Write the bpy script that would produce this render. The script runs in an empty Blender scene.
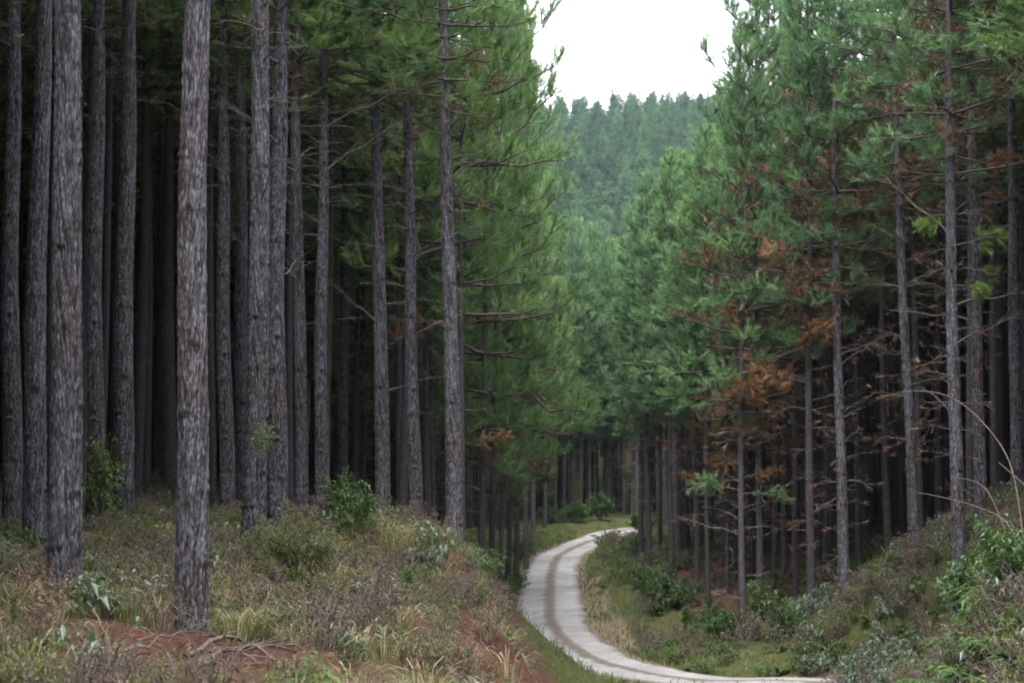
import bpy, math, random
import numpy as np
from mathutils import Vector, Matrix, Euler
R = math.radians
SC = bpy.context.scene
COL = SC.collection
rng = np.random.default_rng(7)
random.seed(7)

# ------------------------------------------------------------------ camera maths
F = 1900.0
PITCH = R(4.8)
def pt(px, py, Y):
    """world point at distance Y that the photo shows at px, py (camera at the origin, looking along +Y)"""
    u = (px - 512) / F; v = (341.5 - py) / F
    dx, dy, dz = u, math.cos(PITCH) - v * math.sin(PITCH), math.sin(PITCH) + v * math.cos(PITCH)
    k = Y / dy
    return np.array((dx * k, Y, dz * k))
def to_px(x, y, z):
    c, s = math.cos(PITCH), math.sin(PITCH)
    d = y * c + z * s
    up = -y * s + z * c
    return 512 + F * x / d, 341.5 - F * up / d

# ------------------------------------------------------------------ noise
def _h(ix, iy, seed):
    n = (ix.astype(np.int64) * 374761393 + iy.astype(np.int64) * 668265263 + seed * 1442695041) & 0xffffffff
    n = ((n ^ (n >> 13)) * 1274126177) & 0xffffffff
    return ((n ^ (n >> 16)) & 0xffffff) / float(0xffffff)
def vnoise(x, y, seed=0):
    x = np.asarray(x, float); y = np.asarray(y, float)
    ix = np.floor(x); iy = np.floor(y); fx = x - ix; fy = y - iy
    fx = fx * fx * (3 - 2 * fx); fy = fy * fy * (3 - 2 * fy)
    a = _h(ix, iy, seed); b = _h(ix + 1, iy, seed); c = _h(ix, iy + 1, seed); d = _h(ix + 1, iy + 1, seed)
    return (a * (1 - fx) + b * fx) * (1 - fy) + (c * (1 - fx) + d * fx) * fy
def fbm(x, y, seed=0, o=4):
    s = 0; a = 1; t = 0
    for k in range(o):
        s = s + a * vnoise(x * 2 ** k, y * 2 ** k, seed + k); t += a; a *= .5
    return s / t
def sstep(a, b, x):
    t = np.clip((x - a) / (b - a), 0, 1); return t * t * (3 - 2 * t)

# ------------------------------------------------------------------ the road's course
road_px = [(629, 529.5, 150), (594, 540, 140), (568, 551, 129), (556, 560, 121), (551, 576, 109), (550, 592, 99), (549.5, 608, 90), (552, 625, 82),
           (570, 645, 74.5), (606, 664, 67)]
RP = [tuple(pt(*p)) for p in road_px]
RP = [(34, 158, -1.6), (24, 157, -1.5), (15.5, 154, -1.9)] + RP + [(5.6, 61.0, -5.66), (8.2, 58.8, -5.5), (9.7, 57.0, -5.45), (10.0, 54, -5.4), (9.2, 50, -5.2), (7.9, 45, -4.9),
      (6.6, 40, -4.5), (5.2, 32, -3.9), (3.8, 22, -3.0), (2.0, 10, -2.1), (0.6, 0, -1.75), (-0.6, -12, -1.7), (-1.5, -40, -1.7)]
def catmull(P, n=14):
    P = np.array(P, float); out = []
    for i in range(len(P) - 1):
        p0, p1, p2, p3 = P[max(i - 1, 0)], P[i], P[i + 1], P[min(i + 2, len(P) - 1)]
        for t in np.linspace(0, 1, n, endpoint=False):
            out.append(.5 * (2 * p1 + (p2 - p0) * t + (2 * p0 - 5 * p1 + 4 * p2 - p3) * t * t + (3 * p1 - p0 - 3 * p2 + p3) * t ** 3))
    out.append(P[-1]); return np.array(out)
ROAD = catmull(RP)
def road_dist(x, y):
    """distance to the road's centre line, the road's height there, and the signed side (negative: left of the road as seen from the camera)"""
    x = np.asarray(x, float).ravel(); y = np.asarray(y, float).ravel()
    D = np.empty_like(x); Z = np.empty_like(x); S = np.empty_like(x)
    A = ROAD[:-1]; B = ROAD[1:]; AB = B - A; L2 = (AB[:, :2] ** 2).sum(1)
    for i in range(0, len(x), 4000):
        px = x[i:i + 4000, None]; py = y[i:i + 4000, None]
        t = np.clip(((px - A[:, 0]) * AB[:, 0] + (py - A[:, 1]) * AB[:, 1]) / L2, 0, 1)
        dx = px - A[:, 0] - t * AB[:, 0]; dy = py - A[:, 1] - t * AB[:, 1]
        d2 = dx * dx + dy * dy
        k = d2.argmin(1); r = np.arange(len(k))
        D[i:i + 4000] = np.sqrt(d2[r, k]); Z[i:i + 4000] = A[k, 2] + t[r, k] * AB[k, 2]
        S[i:i + 4000] = np.sign(AB[k, 0] * dy[r, k] - AB[k, 1] * dx[r, k])
    return D, Z, S
RW = 1.5

# ------------------------------------------------------------------ terrain
CP = [pt(*p) for p in [
    # bank on the left with its pines
    (190, 628, 23.5), (64, 613, 24), (33, 582, 34), (95, 532, 43), (123, 525, 45), (145, 505, 60), (171, 499, 62), (228, 532, 50), (253, 552, 38),
    (277, 556, 41), (302, 538, 50), (321, 545, 50), (342, 517, 68), (383, 552, 52), (417, 558, 52), (455, 578, 47), (490, 552, 80), (515, 540, 108), (535, 531, 135),
    (100, 683, 17), (300, 683, 19), (400, 640, 27), (430, 612, 36), (462, 615, 34), (473, 668, 28.5), (494, 685, 29.5), (0, 600, 24), (445, 683, 24),
    (478, 562, 60),
    # foot of the cut bank
    (500, 722, 29), (503, 725, 33), (508, 722, 37), (512, 715, 41), (515, 708, 46), (517, 700, 51), (518, 690, 57), (514, 668, 64), (513, 648, 70), (540, 735, 33), (545, 728, 38), (535, 735, 26), (500, 725, 25), (500, 735, 22), (540, 760, 24), (520, 745, 20),
    (478, 622, 31), (482, 612, 36), (484, 605, 41), (486, 598, 46), (487, 590, 52), (472, 640, 28),
    # slope on the right
    (650, 566, 92), (672, 576, 88), (696, 596, 82), (742, 640, 68), (760, 640, 68), (812, 626, 66), (843, 610, 65), (888, 557, 72), (914, 556, 62), (958, 563, 50.5),
    (980, 545, 53), (1016, 503, 56), (1000, 596, 34), (905, 668, 43), (1024, 690, 26), (640, 540, 120), (700, 540, 115), (820, 530, 100)]]
CP += [np.array(p) for p in [(.3, 50, -5.2), (0.2, 75, -5.4), (.6, 90, -5.0), (1.2, 105, -4.2), (6, 76, -5.6), (5.6, 85, -5.3),
       (5.3, 98, -4.6), (5.6, 112, -3.9), (7.5, 63.5, -5.6), (5, 54, -6.0), (6.6, 50, -5.8), (3, 51, -5.8), (7.6, 55.5, -5.9), (3.2, 57, -6.1), (1.5, 55, -5.7), (2, 45, -5.1), (3.4, 40, -4.7), (5.5, 45, -5.2), (9.5, 62, -5.0), (.1, 29.3, -3.3), (.5, 26, -2.9), (.1, 33, -3.8), (1.2, 35, -4.3), (.9, 30, -3.7), (1.6, 26, -3.2), (8.6, 142, -3.2), (7.4, 133, -3.4), (0, 23, -2.8), (.5, 21.5, -2.8), (.6, 18.5, -2.55), (-.1, 26.3, -3.1), (0, 0, -1.75), (-6, 8, -1.4), (-12, 18, -1.1), (7, 8, -1.3), (8.5, 20, -1.2), (-60, 60, 1.5), (60, 60, 1.5),
       (-60, 0, 0), (60, 0, 1), (-60, 165, 2), (60, 165, 2), (5, 170, -1.2), (-20, 150, -.8), (30, 120, .5), (-25, 90, .3), (10, 200, 0), (0, -60, -1.7), (-80, -60, 0), (80, -60, 0), (-60, 260, 2), (80, 260, 2)]]
CP = np.array(CP)
def _rbf_fit():
    P = CP[:, :2]; n = len(P)
    K = np.sqrt(((P[:, None] - P[None]) ** 2).sum(-1) + .3)
    M = np.zeros((n + 3, n + 3)); M[:n, :n] = K - 0.0 * np.eye(n); M[:n, n] = 1; M[:n, n + 1:] = P; M[n, :n] = 1; M[n + 1:, :n] = P.T
    return np.linalg.solve(M, np.r_[CP[:, 2], 0, 0, 0])
RBF = _rbf_fit()
def rbf(x, y):
    x = np.clip(x, -90, 90); y = np.clip(y, -60, 260)
    out = np.empty_like(x); n = len(CP)
    for i in range(0, len(x), 8000):
        a = x[i:i + 8000, None]; b = y[i:i + 8000, None]
        K = np.sqrt((a - CP[:, 0]) ** 2 + (b - CP[:, 1]) ** 2 + .3)
        out[i:i + 8000] = K @ RBF[:n] + RBF[n] + a[:, 0] * RBF[n + 1] + b[:, 0] * RBF[n + 2]
    return out
def ground(x, y, full=False):
    shp = np.shape(x)
    x = np.asarray(x, float).ravel(); y = np.asarray(y, float).ravel()
    H = rbf(x, y)
    d, zr, sd = road_dist(x, y)
    bump = (fbm(x * .7, y * .7, 11) - .5) * .35 + (fbm(x * 2.6, y * 2.6, 17, 3) - .5) * .14
    face = np.exp(-((x + .5) / 1.1) ** 4 - ((y - 30) / 8) ** 4)
    gul = fbm(y * 1.6 + x * .4, x * .5 - y * .2, 53, 3)
    bump = bump * (1 - .6 * face) + face * ((np.abs(gul - .5) - .12) * 1.1 + (fbm(x * 7, y * 7, 57, 2) - .5) * .10)
    w = sstep(RW + .1, RW + 1.9, d)
    H = (zr - .07) * (1 - w) + (H + bump) * w
    t = np.clip(y - 178, 0, None)
    hill = .315 * (np.sqrt(t * t + 400) - 20)
    cap = 95 + .045 * x + (fbm(x * .012, y * .004, 31, 3) - .5) * 14
    hill = np.where(hill > 0, -np.log(np.exp(-hill / 9) + np.exp(-cap / 9)) * 9, 0)
    hill = np.where(y > 178, hill + np.log(1 + np.exp(-cap / 9)) * 9, 0)
    H = H + np.clip(hill, 0, None)
    if full: return H.reshape(shp), d.reshape(shp), zr.reshape(shp), sd.reshape(shp)
    return H.reshape(shp)
def gz(x, y): return float(ground(np.array([x]), np.array([y]))[0])

# ------------------------------------------------------------------ mesh helpers
def mesh(name, V, T, mats, mi=None, smooth=False, attrs=None, quads=None, uv=None):
    V = np.asarray(V, np.float32); T = np.asarray(T, np.int32)
    me = bpy.data.meshes.new(name)
    me.vertices.add(len(V)); me.vertices.foreach_set('co', V.ravel())
    k = T.shape[1]
    me.loops.add(T.size); me.loops.foreach_set('vertex_index', T.ravel())
    me.polygons.add(len(T)); me.polygons.foreach_set('loop_start', np.arange(0, T.size, k, dtype=np.int32))
    for m in mats: me.materials.append(m)
    if mi is not None: me.polygons.foreach_set('material_index', np.asarray(mi, np.int32))
    me.polygons.foreach_set('use_smooth', np.full(len(T), smooth, bool))
    for an, av in (attrs or {}).items():
        a = me.attributes.new(an, 'FLOAT', 'POINT'); a.data.foreach_set('value', np.asarray(av, np.float32))
    if uv is not None:
        l = me.uv_layers.new(name='UVMap'); l.data.foreach_set('uv', np.asarray(uv, np.float32)[T.ravel()].ravel())
    me.update(calc_edges=True)
    return me
def new(name, data, parent=None, loc=(0, 0, 0), rot=(0, 0, 0), scale=(1, 1, 1)):
    o = bpy.data.objects.new(name, data); COL.objects.link(o)
    o.parent = parent; o.location = loc; o.rotation_euler = rot; o.scale = scale
    return o
def tag(o, label, cat=None, group=None, kind=None):
    o['label'] = label
    if cat: o['category'] = cat
    if group: o['group'] = group
    if kind: o['kind'] = kind
    return o
class Soup:
    """collects triangles of several materials and one tint per vertex"""
    def __init__(s): s.V = []; s.T = []; s.M = []; s.A = []; s.n = 0
    def add(s, V, T, m=0, a=0.5):
        V = np.asarray(V, float).reshape(-1, 3); T = np.asarray(T, int).reshape(-1, 3)
        s.V.append(V); s.T.append(T + s.n); s.M.append(np.full(len(T), m)); s.A.append(np.broadcast_to(np.asarray(a, float), (len(V),))); s.n += len(V)
    def arrays(s): return np.concatenate(s.V), np.concatenate(s.T), np.concatenate(s.M), np.concatenate(s.A)
    def mesh(s, name, mats, smooth=False):
        V, T, M, A = s.arrays(); return mesh(name, V, T, mats, M, smooth, {'tint': A})
    def tube(s, P, r0, r1, sides=5, m=1, a=.5):
        P = np.asarray(P, float); n = len(P)
        rr = np.linspace(r0, r1, n)
        d = np.gradient(P, axis=0); d /= np.linalg.norm(d, axis=1)[:, None] + 1e-9
        ref = np.array((0, 0, 1.)) if abs(d[0, 2]) < .8 else np.array((1., 0, 0))
        e1 = np.cross(d, ref); e1 /= np.linalg.norm(e1, axis=1)[:, None] + 1e-9
        e2 = np.cross(d, e1)
        an = np.linspace(0, 2 * np.pi, sides, endpoint=False)
        V = P[:, None] + rr[:, None, None] * (np.cos(an)[None, :, None] * e1[:, None] + np.sin(an)[None, :, None] * e2[:, None])
        i = np.arange(n - 1)[:, None] * sides; j = np.arange(sides)[None]; k = (j + 1) % sides
        q = np.stack([i + j, i + k, i + sides + k, i + sides + j], -1).reshape(-1, 4)
        T = np.concatenate([q[:, [0, 1, 2]], q[:, [0, 2, 3]]])
        cap = (n - 1) * sides
        T = np.concatenate([T, [[cap, cap + c, cap + c + 1] for c in range(1, sides - 1)]])
        s.add(V.reshape(-1, 3), T, m, a)
    def needles(s, P, S, L, K, nl, nw, m=0, spread=.62, tint=None):
        """bottle-brush shoots: P root, S direction, L shoot length, K needles each"""
        N = len(P)
        if N == 0: return
        t = rng.random((N, K)) ** .8
        o = P[:, None] + S[:, None] * (L[:, None] * t)[..., None]
        rad = rng.normal(size=(N, K, 3)); rad -= (rad * S[:, None]).sum(-1, keepdims=True) * S[:, None]
        rad /= np.linalg.norm(rad, axis=-1, keepdims=True) + 1e-9
        d = S[:, None] + rad * (spread * rng.uniform(.5, 1.3, (N, K)))[..., None]
        d[..., 2] -= .08
        d /= np.linalg.norm(d, axis=-1, keepdims=True)
        w = np.cross(d, rng.normal(size=(N, K, 3))); w /= np.linalg.norm(w, axis=-1, keepdims=True) + 1e-9
        ln = nl * rng.uniform(.7, 1.2, (N, K))[..., None]
        V = np.stack([o - w * nw / 2, o + w * nw / 2, o + d * ln], 2).reshape(-1, 3)
        T = np.arange(N * K * 3).reshape(-1, 3)
        tint = rng.random(N) if tint is None else tint
        s.add(V, T, m, np.repeat(tint, K * 3))
    def leaves(s, P, D, L, W, m=0, tint=None, droop=.25):
        """folded pointed leaves: P root, D direction"""
        N = len(P)
        if N == 0: return
        D = D / (np.linalg.norm(D, axis=1)[:, None] + 1e-9)
        side = np.cross(D, np.array((0, 0, 1.)) + rng.normal(size=(N, 3)) * .45); side /= np.linalg.norm(side, axis=1)[:, None] + 1e-9
        up = np.cross(side, D)
        L = np.broadcast_to(L, (N,))[:, None]; W = np.broadcast_to(W, (N,))[:, None]
        mid = P + D * L * .45
        tip = P + D * L - np.array((0, 0, 1.)) * L * droop
        a = mid + side * W / 2 + up * W * .18; b = mid - side * W / 2 + up * W * .18
        V = np.stack([P, a, mid, b, tip], 1).reshape(-1, 3)
        i = np.arange(N)[:, None] * 5
        T = np.concatenate([i + np.array([[0, 1, 2]]), i + np.array([[0, 2, 3]]), i + np.array([[1, 4, 2]]), i + np.array([[2, 4, 3]])])
        tint = rng.random(N) if tint is None else np.broadcast_to(tint, (N,))
        s.add(V, T, m, np.repeat(tint, 5))
    def blades(s, P, D, L, W, m=0, tint=None, bend=.5):
        """grass blades: P root, D lean direction (horizontal), L length"""
        N = len(P); L = np.broadcast_to(L, (N,)); W = np.broadcast_to(W, (N,)); bend = np.broadcast_to(bend, (N,))
        D = D / (np.linalg.norm(D, axis=1)[:, None] + 1e-9)
        sd = np.stack([-D[:, 1], D[:, 0], rng.normal(size=N) * .25], 1) * (W / 2)[:, None]
        up = np.array((0, 0, 1.))
        p1 = P + up * (L * .5)[:, None] + D * (L * .18 * bend)[:, None]
        p2 = P + up * (L * (.86 - .25 * bend))[:, None] + D * (L * .6 * bend)[:, None]
        p3 = P + up * (L * (1 - .62 * bend))[:, None] + D * (L * 1.0 * bend)[:, None]
        V = np.stack([P - sd, P + sd, p1 - sd * .9, p1 + sd * .9, p2 - sd * .6, p2 + sd * .6, p3], 1).reshape(-1, 3)
        i = np.arange(N)[:, None] * 7
        T = np.concatenate([i + np.array([t]) for t in ([0, 1, 3], [0, 3, 2], [2, 3, 5], [2, 5, 4], [4, 5, 6])])
        tint = rng.random(N) if tint is None else np.broadcast_to(tint, (N,))
        s.add(V, T, m, np.repeat(tint, 7))
    def merge(s, arrs, x, y, z, rz, sc, dt=0):
        V, T, M, A = arrs; c, q = math.cos(rz), math.sin(rz)
        W = V * sc; W = np.stack([W[:, 0] * c - W[:, 1] * q + x, W[:, 0] * q + W[:, 1] * c + y, W[:, 2] + z], 1)
        s.V.append(W); s.T.append(T + s.n); s.M.append(M); s.A.append(np.clip(A + dt, 0, 1)); s.n += len(W)

# ------------------------------------------------------------------ materials
def nodes(name):
    m = bpy.data.materials.new(name); m.use_nodes = True
    nt = m.node_tree; nt.nodes.clear()
    out = nt.nodes.new('ShaderNodeOutputMaterial')
    def N(t, **k):
        n = nt.nodes.new(t)
        for a, b in k.items():
            if a.startswith('i_'): n.inputs[a[2:].replace('_', ' ')].default_value = b
            else: setattr(n, a, b)
        return n
    return m, nt, N, nt.links.new, out
def ramp(N, stops):
    r = N('ShaderNodeValToRGB'); e = r.color_ramp.elements
    e[0].position, e[0].color = stops[0][0], (*stops[0][1], 1)
    e[1].position, e[1].color = stops[-1][0], (*stops[-1][1], 1)
    for p, c in stops[1:-1]:
        k = e.new(p); k.color = (*c, 1)
    return r
def leaf_mat(name, stops, trans=.35, rough=.6, rand=.25, gloss=.04, tsc=1.25):
    """foliage: colour from the tint of each shoot or leaf plus the plant's own random value"""
    m, nt, N, ln, out = nodes(name)
    at = N('ShaderNodeAttribute', attribute_name='tint'); oi = N('ShaderNodeObjectInfo')
    ma = N('ShaderNodeMath', operation='MULTIPLY_ADD'); ma.inputs[1].default_value = rand; ln(oi.outputs['Random'], ma.inputs[0]); 
    sb = N('ShaderNodeMath', operation='SUBTRACT'); sb.inputs[1].default_value = rand / 2; ln(at.outputs['Fac'], sb.inputs[0]); ln(sb.outputs[0], ma.inputs[2])
    r = ramp(N, stops); ln(ma.outputs[0], r.inputs[0])
    df = N('ShaderNodeBsdfDiffuse'); tr = N('ShaderNodeBsdfTranslucent'); mx = N('ShaderNodeMixShader', i_Fac=trans)
    mul = N('ShaderNodeMix', data_type='RGBA', blend_type='MULTIPLY'); mul.inputs[0].default_value = 1; mul.inputs[7].default_value = (tsc, tsc * 1.05, tsc * .7, 1)
    ln(r.outputs[0], df.inputs[0]); ln(r.outputs[0], mul.inputs[6]); ln(mul.outputs[2], tr.inputs[0])
    ln(df.outputs[0], mx.inputs[1]); ln(tr.outputs[0], mx.inputs[2])
    gl = N('ShaderNodeBsdfGlossy', i_Roughness=rough * .75); gl.inputs[0].default_value = (.8, .85, .9, 1)
    m2 = N('ShaderNodeMixShader', i_Fac=gloss); ln(mx.outputs[0], m2.inputs[1]); ln(gl.outputs[0], m2.inputs[2])
    ln(m2.outputs[0], out.inputs[0])
    return m
def plain(name, col, col2=None, scale=8, rough=.9, bump=.4, stretch=(1, 1, 1)):
    m, nt, N, ln, out = nodes(name)
    b = N('ShaderNodeBsdfPrincipled', i_Roughness=rough); b.inputs['Specular IOR Level'].default_value = .2
    tc = N('ShaderNodeTexCoord'); mp = N('ShaderNodeMapping'); mp.inputs['Scale'].default_value = stretch; ln(tc.outputs['Object'], mp.inputs[0])
    no = N('ShaderNodeTexNoise', i_Scale=scale, i_Detail=6.0); ln(mp.outputs[0], no.inputs[0])
    r = ramp(N, [(.3, col), (.7, col2 or col)]); ln(no.outputs[0], r.inputs[0]); ln(r.outputs[0], b.inputs[0])
    bp = N('ShaderNodeBump', i_Strength=bump, i_Distance=.02); ln(no.outputs[0], bp.inputs['Height']); ln(bp.outputs[0], b.inputs['Normal'])
    ln(b.outputs[0], out.inputs[0]); return m

M_NEEDLE = leaf_mat('pine_needles', [(0, (.031, .070, .028)), (.35, (.088, .162, .056)), (.72, (.160, .255, .085)), (1, (.25, .33, .10))], .44, rand=.35)
M_NEEDLE_B = leaf_mat('blue_green_pine_needles', [(0, (.038, .082, .041)), (.40, (.102, .195, .092)), (.78, (.18, .30, .138)), (1, (.24, .34, .12))], .44, rand=.35)
M_NEEDLE_H = leaf_mat('hillside_needles', [(0, (.026, .060, .042)), (.5, (.064, .126, .072)), (1, (.11, .195, .09))], .42, rand=.8)
M_RUST = leaf_mat('dead_rusty_needles', [(0, (.05, .029, .021)), (.55, (.115, .058, .034)), (1, (.21, .105, .048))], .3, rand=.2)
M_RUST_BRIGHT = leaf_mat('orange_dead_needles', [(0, (.10, .048, .028)), (.55, (.20, .092, .042)), (1, (.33, .19, .07))], .35, rand=.2)
M_SPRIG = leaf_mat('young_green_needles', [(0, (.07, .13, .03)), (.5, (.14, .22, .05)), (1, (.24, .32, .07))], .42, rand=.2)
M_TWIG = plain('dead_twig_bark', (.075, .062, .058), (.17, .15, .145), 14, .95, .3)
M_BARKTOP = plain('branch_bark', (.05, .038, .032), (.11, .09, .08), 10, .95, .4)
M_STRAW = leaf_mat('straw_grass', [(0, (.09, .072, .034)), (.4, (.18, .145, .072)), (.7, (.28, .23, .13)), (1, (.46, .41, .29))], .3, rand=.1)
M_GRASS = leaf_mat('green_grass', [(0, (.055, .085, .022)), (.5, (.10, .14, .035)), (.85, (.18, .20, .07)), (1, (.33, .29, .15))], .35, rand=.2)
M_LEAF = leaf_mat('shrub_leaves', [(0, (.035, .07, .022)), (.5, (.06, .12, .03)), (1, (.12, .19, .05))], .35, rand=.3)
M_OLIVE = leaf_mat('olive_shrub_leaves', [(0, (.07, .085, .028)), (.5, (.13, .145, .05)), (1, (.22, .22, .09))], .35, rand=.2)
M_PALE = leaf_mat('pale_glaucous_leaves', [(0, (.055, .095, .055)), (.5, (.11, .165, .10)), (1, (.20, .26, .19))], .3, rand=.2, gloss=.07)
M_LIME = leaf_mat('bright_leaves', [(0, (.05, .11, .02)), (.5, (.10, .19, .03)), (1, (.20, .30, .05))], .42, rand=.2)
M_BROWN = leaf_mat('withered_leaves', [(0, (.05, .030, .020)), (.5, (.105, .062, .040)), (1, (.19, .125, .085))], .25, rand=.2)
M_PINK = leaf_mat('reddish_seed_heads', [(0, (.13, .07, .055)), (.5, (.21, .12, .095)), (1, (.30, .20, .16))], .3, rand=.1)
M_LITTER = leaf_mat('pine_needle_litter', [(0, (.10, .045, .032)), (.5, (.19, .085, .058)), (.85, (.26, .13, .09)), (1, (.36, .27, .18))], .1, rand=.1)
M_CANE = plain('dry_cane', (.12, .09, .065), (.20, .16, .115), 9, .8, .2)
M_DEADWOOD = plain('weathered_dead_wood', (.085, .062, .055), (.19, .155, .14), 12, .95, .5, (1, 1, 1))

def bark_near():
    m, nt, N, ln, out = nodes('plated_pine_bark')
    b = N('ShaderNodeBsdfPrincipled', i_Roughness=.92); b.inputs['Specular IOR Level'].default_value = .25
    at = N('ShaderNodeAttribute', attribute_name='bark'); oi = N('ShaderNodeObjectInfo')
    tc = N('ShaderNodeTexCoord'); mp = N('ShaderNodeMapping'); mp.inputs['Scale'].default_value = (1, 1, .33); ln(tc.outputs['Object'], mp.inputs[0])
    no = N('ShaderNodeTexNoise', i_Scale=42.0, i_Detail=8.0, i_Roughness=.65); ln(mp.outputs[0], no.inputs[0])
    big = N('ShaderNodeTexNoise', i_Scale=1.3, i_Detail=3.0); ln(mp.outputs[0], big.inputs[0])
    ad = N('ShaderNodeMath', operation='MULTIPLY_ADD'); ad.inputs[1].default_value = .55; ln(no.outputs[0], ad.inputs[0])
    sh = N('ShaderNodeMath', operation='SUBTRACT'); sh.inputs[1].default_value = .24; ln(at.outputs['Fac'], sh.inputs[0]); ln(sh.outputs[0], ad.inputs[2])
    r = ramp(N, [(.0, (.012, .010, .010)), (.22, (.034, .029, .031)), (.45, (.088, .081, .088)), (.7, (.155, .147, .163)), (1, (.26, .25, .275))]); ln(ad.outputs[0], r.inputs[0])
    mx = N('ShaderNodeMix', data_type='RGBA', blend_type='MULTIPLY')
    r2 = ramp(N, [(.3, (.78, .72, .70)), (.62, (.92, .97, 1.09))]); ln(big.outputs[0], r2.inputs[0]); mx.inputs[0].default_value = 1
    ln(r.outputs[0], mx.inputs[6]); ln(r2.outputs[0], mx.inputs[7]); ln(mx.outputs[2], b.inputs[0])
    bp = N('ShaderNodeBump', i_Strength=.7, i_Distance=.012); ln(no.outputs[0], bp.inputs['Height']); ln(bp.outputs[0], b.inputs['Normal'])
    ln(b.outputs[0], out.inputs[0]); return m
def bark_far():
    m, nt, N, ln, out = nodes('pine_bark')
    b = N('ShaderNodeBsdfPrincipled', i_Roughness=.92); b.inputs['Specular IOR Level'].default_value = .25
    tc = N('ShaderNodeTexCoord'); mp = N('ShaderNodeMapping'); mp.inputs['Scale'].default_value = (1, 1, .3); ln(tc.outputs['Object'], mp.inputs[0])
    oi = N('ShaderNodeObjectInfo')
    no = N('ShaderNodeTexNoise', i_Scale=17.0, i_Detail=7.0, i_Roughness=.72); ln(mp.outputs[0], no.inputs[0])
    vo = N('ShaderNodeTexVoronoi', feature='DISTANCE_TO_EDGE', i_Scale=13.0); ln(mp.outputs[0], vo.inputs[0])
    mu = N('ShaderNodeMath', operation='MULTIPLY_ADD', use_clamp=True); mu.inputs[1].default_value = .7; ln(vo.outputs[0], mu.inputs[0])
    sb = N('ShaderNodeMath', operation='SUBTRACT'); sb.inputs[1].default_value = .05; ln(no.outputs[0], sb.inputs[0]); ln(sb.outputs[0], mu.inputs[2])
    r = ramp(N, [(.1, (.020, .016, .016)), (.4, (.044, .038, .040)), (.65, (.076, .069, .075)), (1, (.14, .132, .145))]); ln(mu.outputs[0], r.inputs[0])
    hv = N('ShaderNodeHueSaturation'); mr = N('ShaderNodeMapRange'); mr.inputs['To Min'].default_value = .72; mr.inputs['To Max'].default_value = 1.15
    ln(oi.outputs['Random'], mr.inputs[0]); ln(mr.outputs[0], hv.inputs['Value']); ln(r.outputs[0], hv.inputs['Color']); ln(hv.outputs[0], b.inputs[0])
    bp = N('ShaderNodeBump', i_Strength=.8, i_Distance=.02); ln(mu.outputs[0], bp.inputs['Height']); ln(bp.outputs[0], b.inputs['Normal'])
    ln(b.outputs[0], out.inputs[0]); return m
M_BARK = bark_near(); M_BARKF = bark_far()

def ground_mat():
    m, nt, N, ln, out = nodes('forest_floor')
    b = N('ShaderNodeBsdfPrincipled', i_Roughness=1.0); b.inputs['Specular IOR Level'].default_value = .1
    geo = N('ShaderNodeNewGeometry')
    def noise(s, d=6.0, r=.6):
        n = N('ShaderNodeTexNoise', i_Scale=s, i_Detail=d, i_Roughness=r); ln(geo.outputs['Position'], n.inputs[0]); return n
    n1, n2, n3 = noise(1.7), noise(9.0, 8.0, .7), noise(40.0, 4.0)
    litter = ramp(N, [(.3, (.05, .033, .026)), (.5, (.115, .068, .048)), (.7, (.20, .125, .085))]); ln(n2.outputs[0], litter.inputs[0])
    green = ramp(N, [(.3, (.045, .058, .022)), (.5, (.085, .098, .036)), (.72, (.17, .15, .075))]); ln(n2.outputs[0], green.inputs[0])
    red = ramp(N, [(.25, (.055, .030, .024)), (.5, (.118, .057, .043)), (.75, (.20, .102, .078))]); ln(n2.outputs[0], red.inputs[0])
    tan = ramp(N, [(.3, (.17, .12, .085)), (.7, (.33, .26, .20))]); ln(n2.outputs[0], tan.inputs[0])
    prev = litter.outputs[0]
    for an, colr, nz, k in (('green', green, n1, .5), ('red', red, n2, .75), ('tan', tan, n2, .5)):
        a = N('ShaderNodeAttribute', attribute_name=an)
        s = N('ShaderNodeMath', operation='MULTIPLY_ADD'); s.inputs[1].default_value = k; ln(nz.outputs[0], s.inputs[0])
        t = N('ShaderNodeMath', operation='SUBTRACT'); t.inputs[1].default_value = k / 2; ln(a.outputs['Fac'], t.inputs[0]); ln(t.outputs[0], s.inputs[2])
        mr = N('ShaderNodeMapRange', interpolation_type='SMOOTHSTEP'); mr.inputs['From Min'].default_value = .35; mr.inputs['From Max'].default_value = .65; ln(s.outputs[0], mr.inputs[0])
        mx = N('ShaderNodeMix', data_type='RGBA'); ln(mr.outputs[0], mx.inputs[0]); ln(prev, mx.inputs[6]); ln(colr.outputs[0], mx.inputs[7]); prev = mx.outputs[2]
    ln(prev, b.inputs[0])
    ad = N('ShaderNodeMath', operation='ADD'); ln(n2.outputs[0], ad.inputs[0]); ln(n3.outputs[0], ad.inputs[1])
    bp = N('ShaderNodeBump', i_Strength=.9, i_Distance=.06); ln(ad.outputs[0], bp.inputs['Height']); ln(bp.outputs[0], b.inputs['Normal'])
    ln(b.outputs[0], out.inputs[0]); return m
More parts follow.
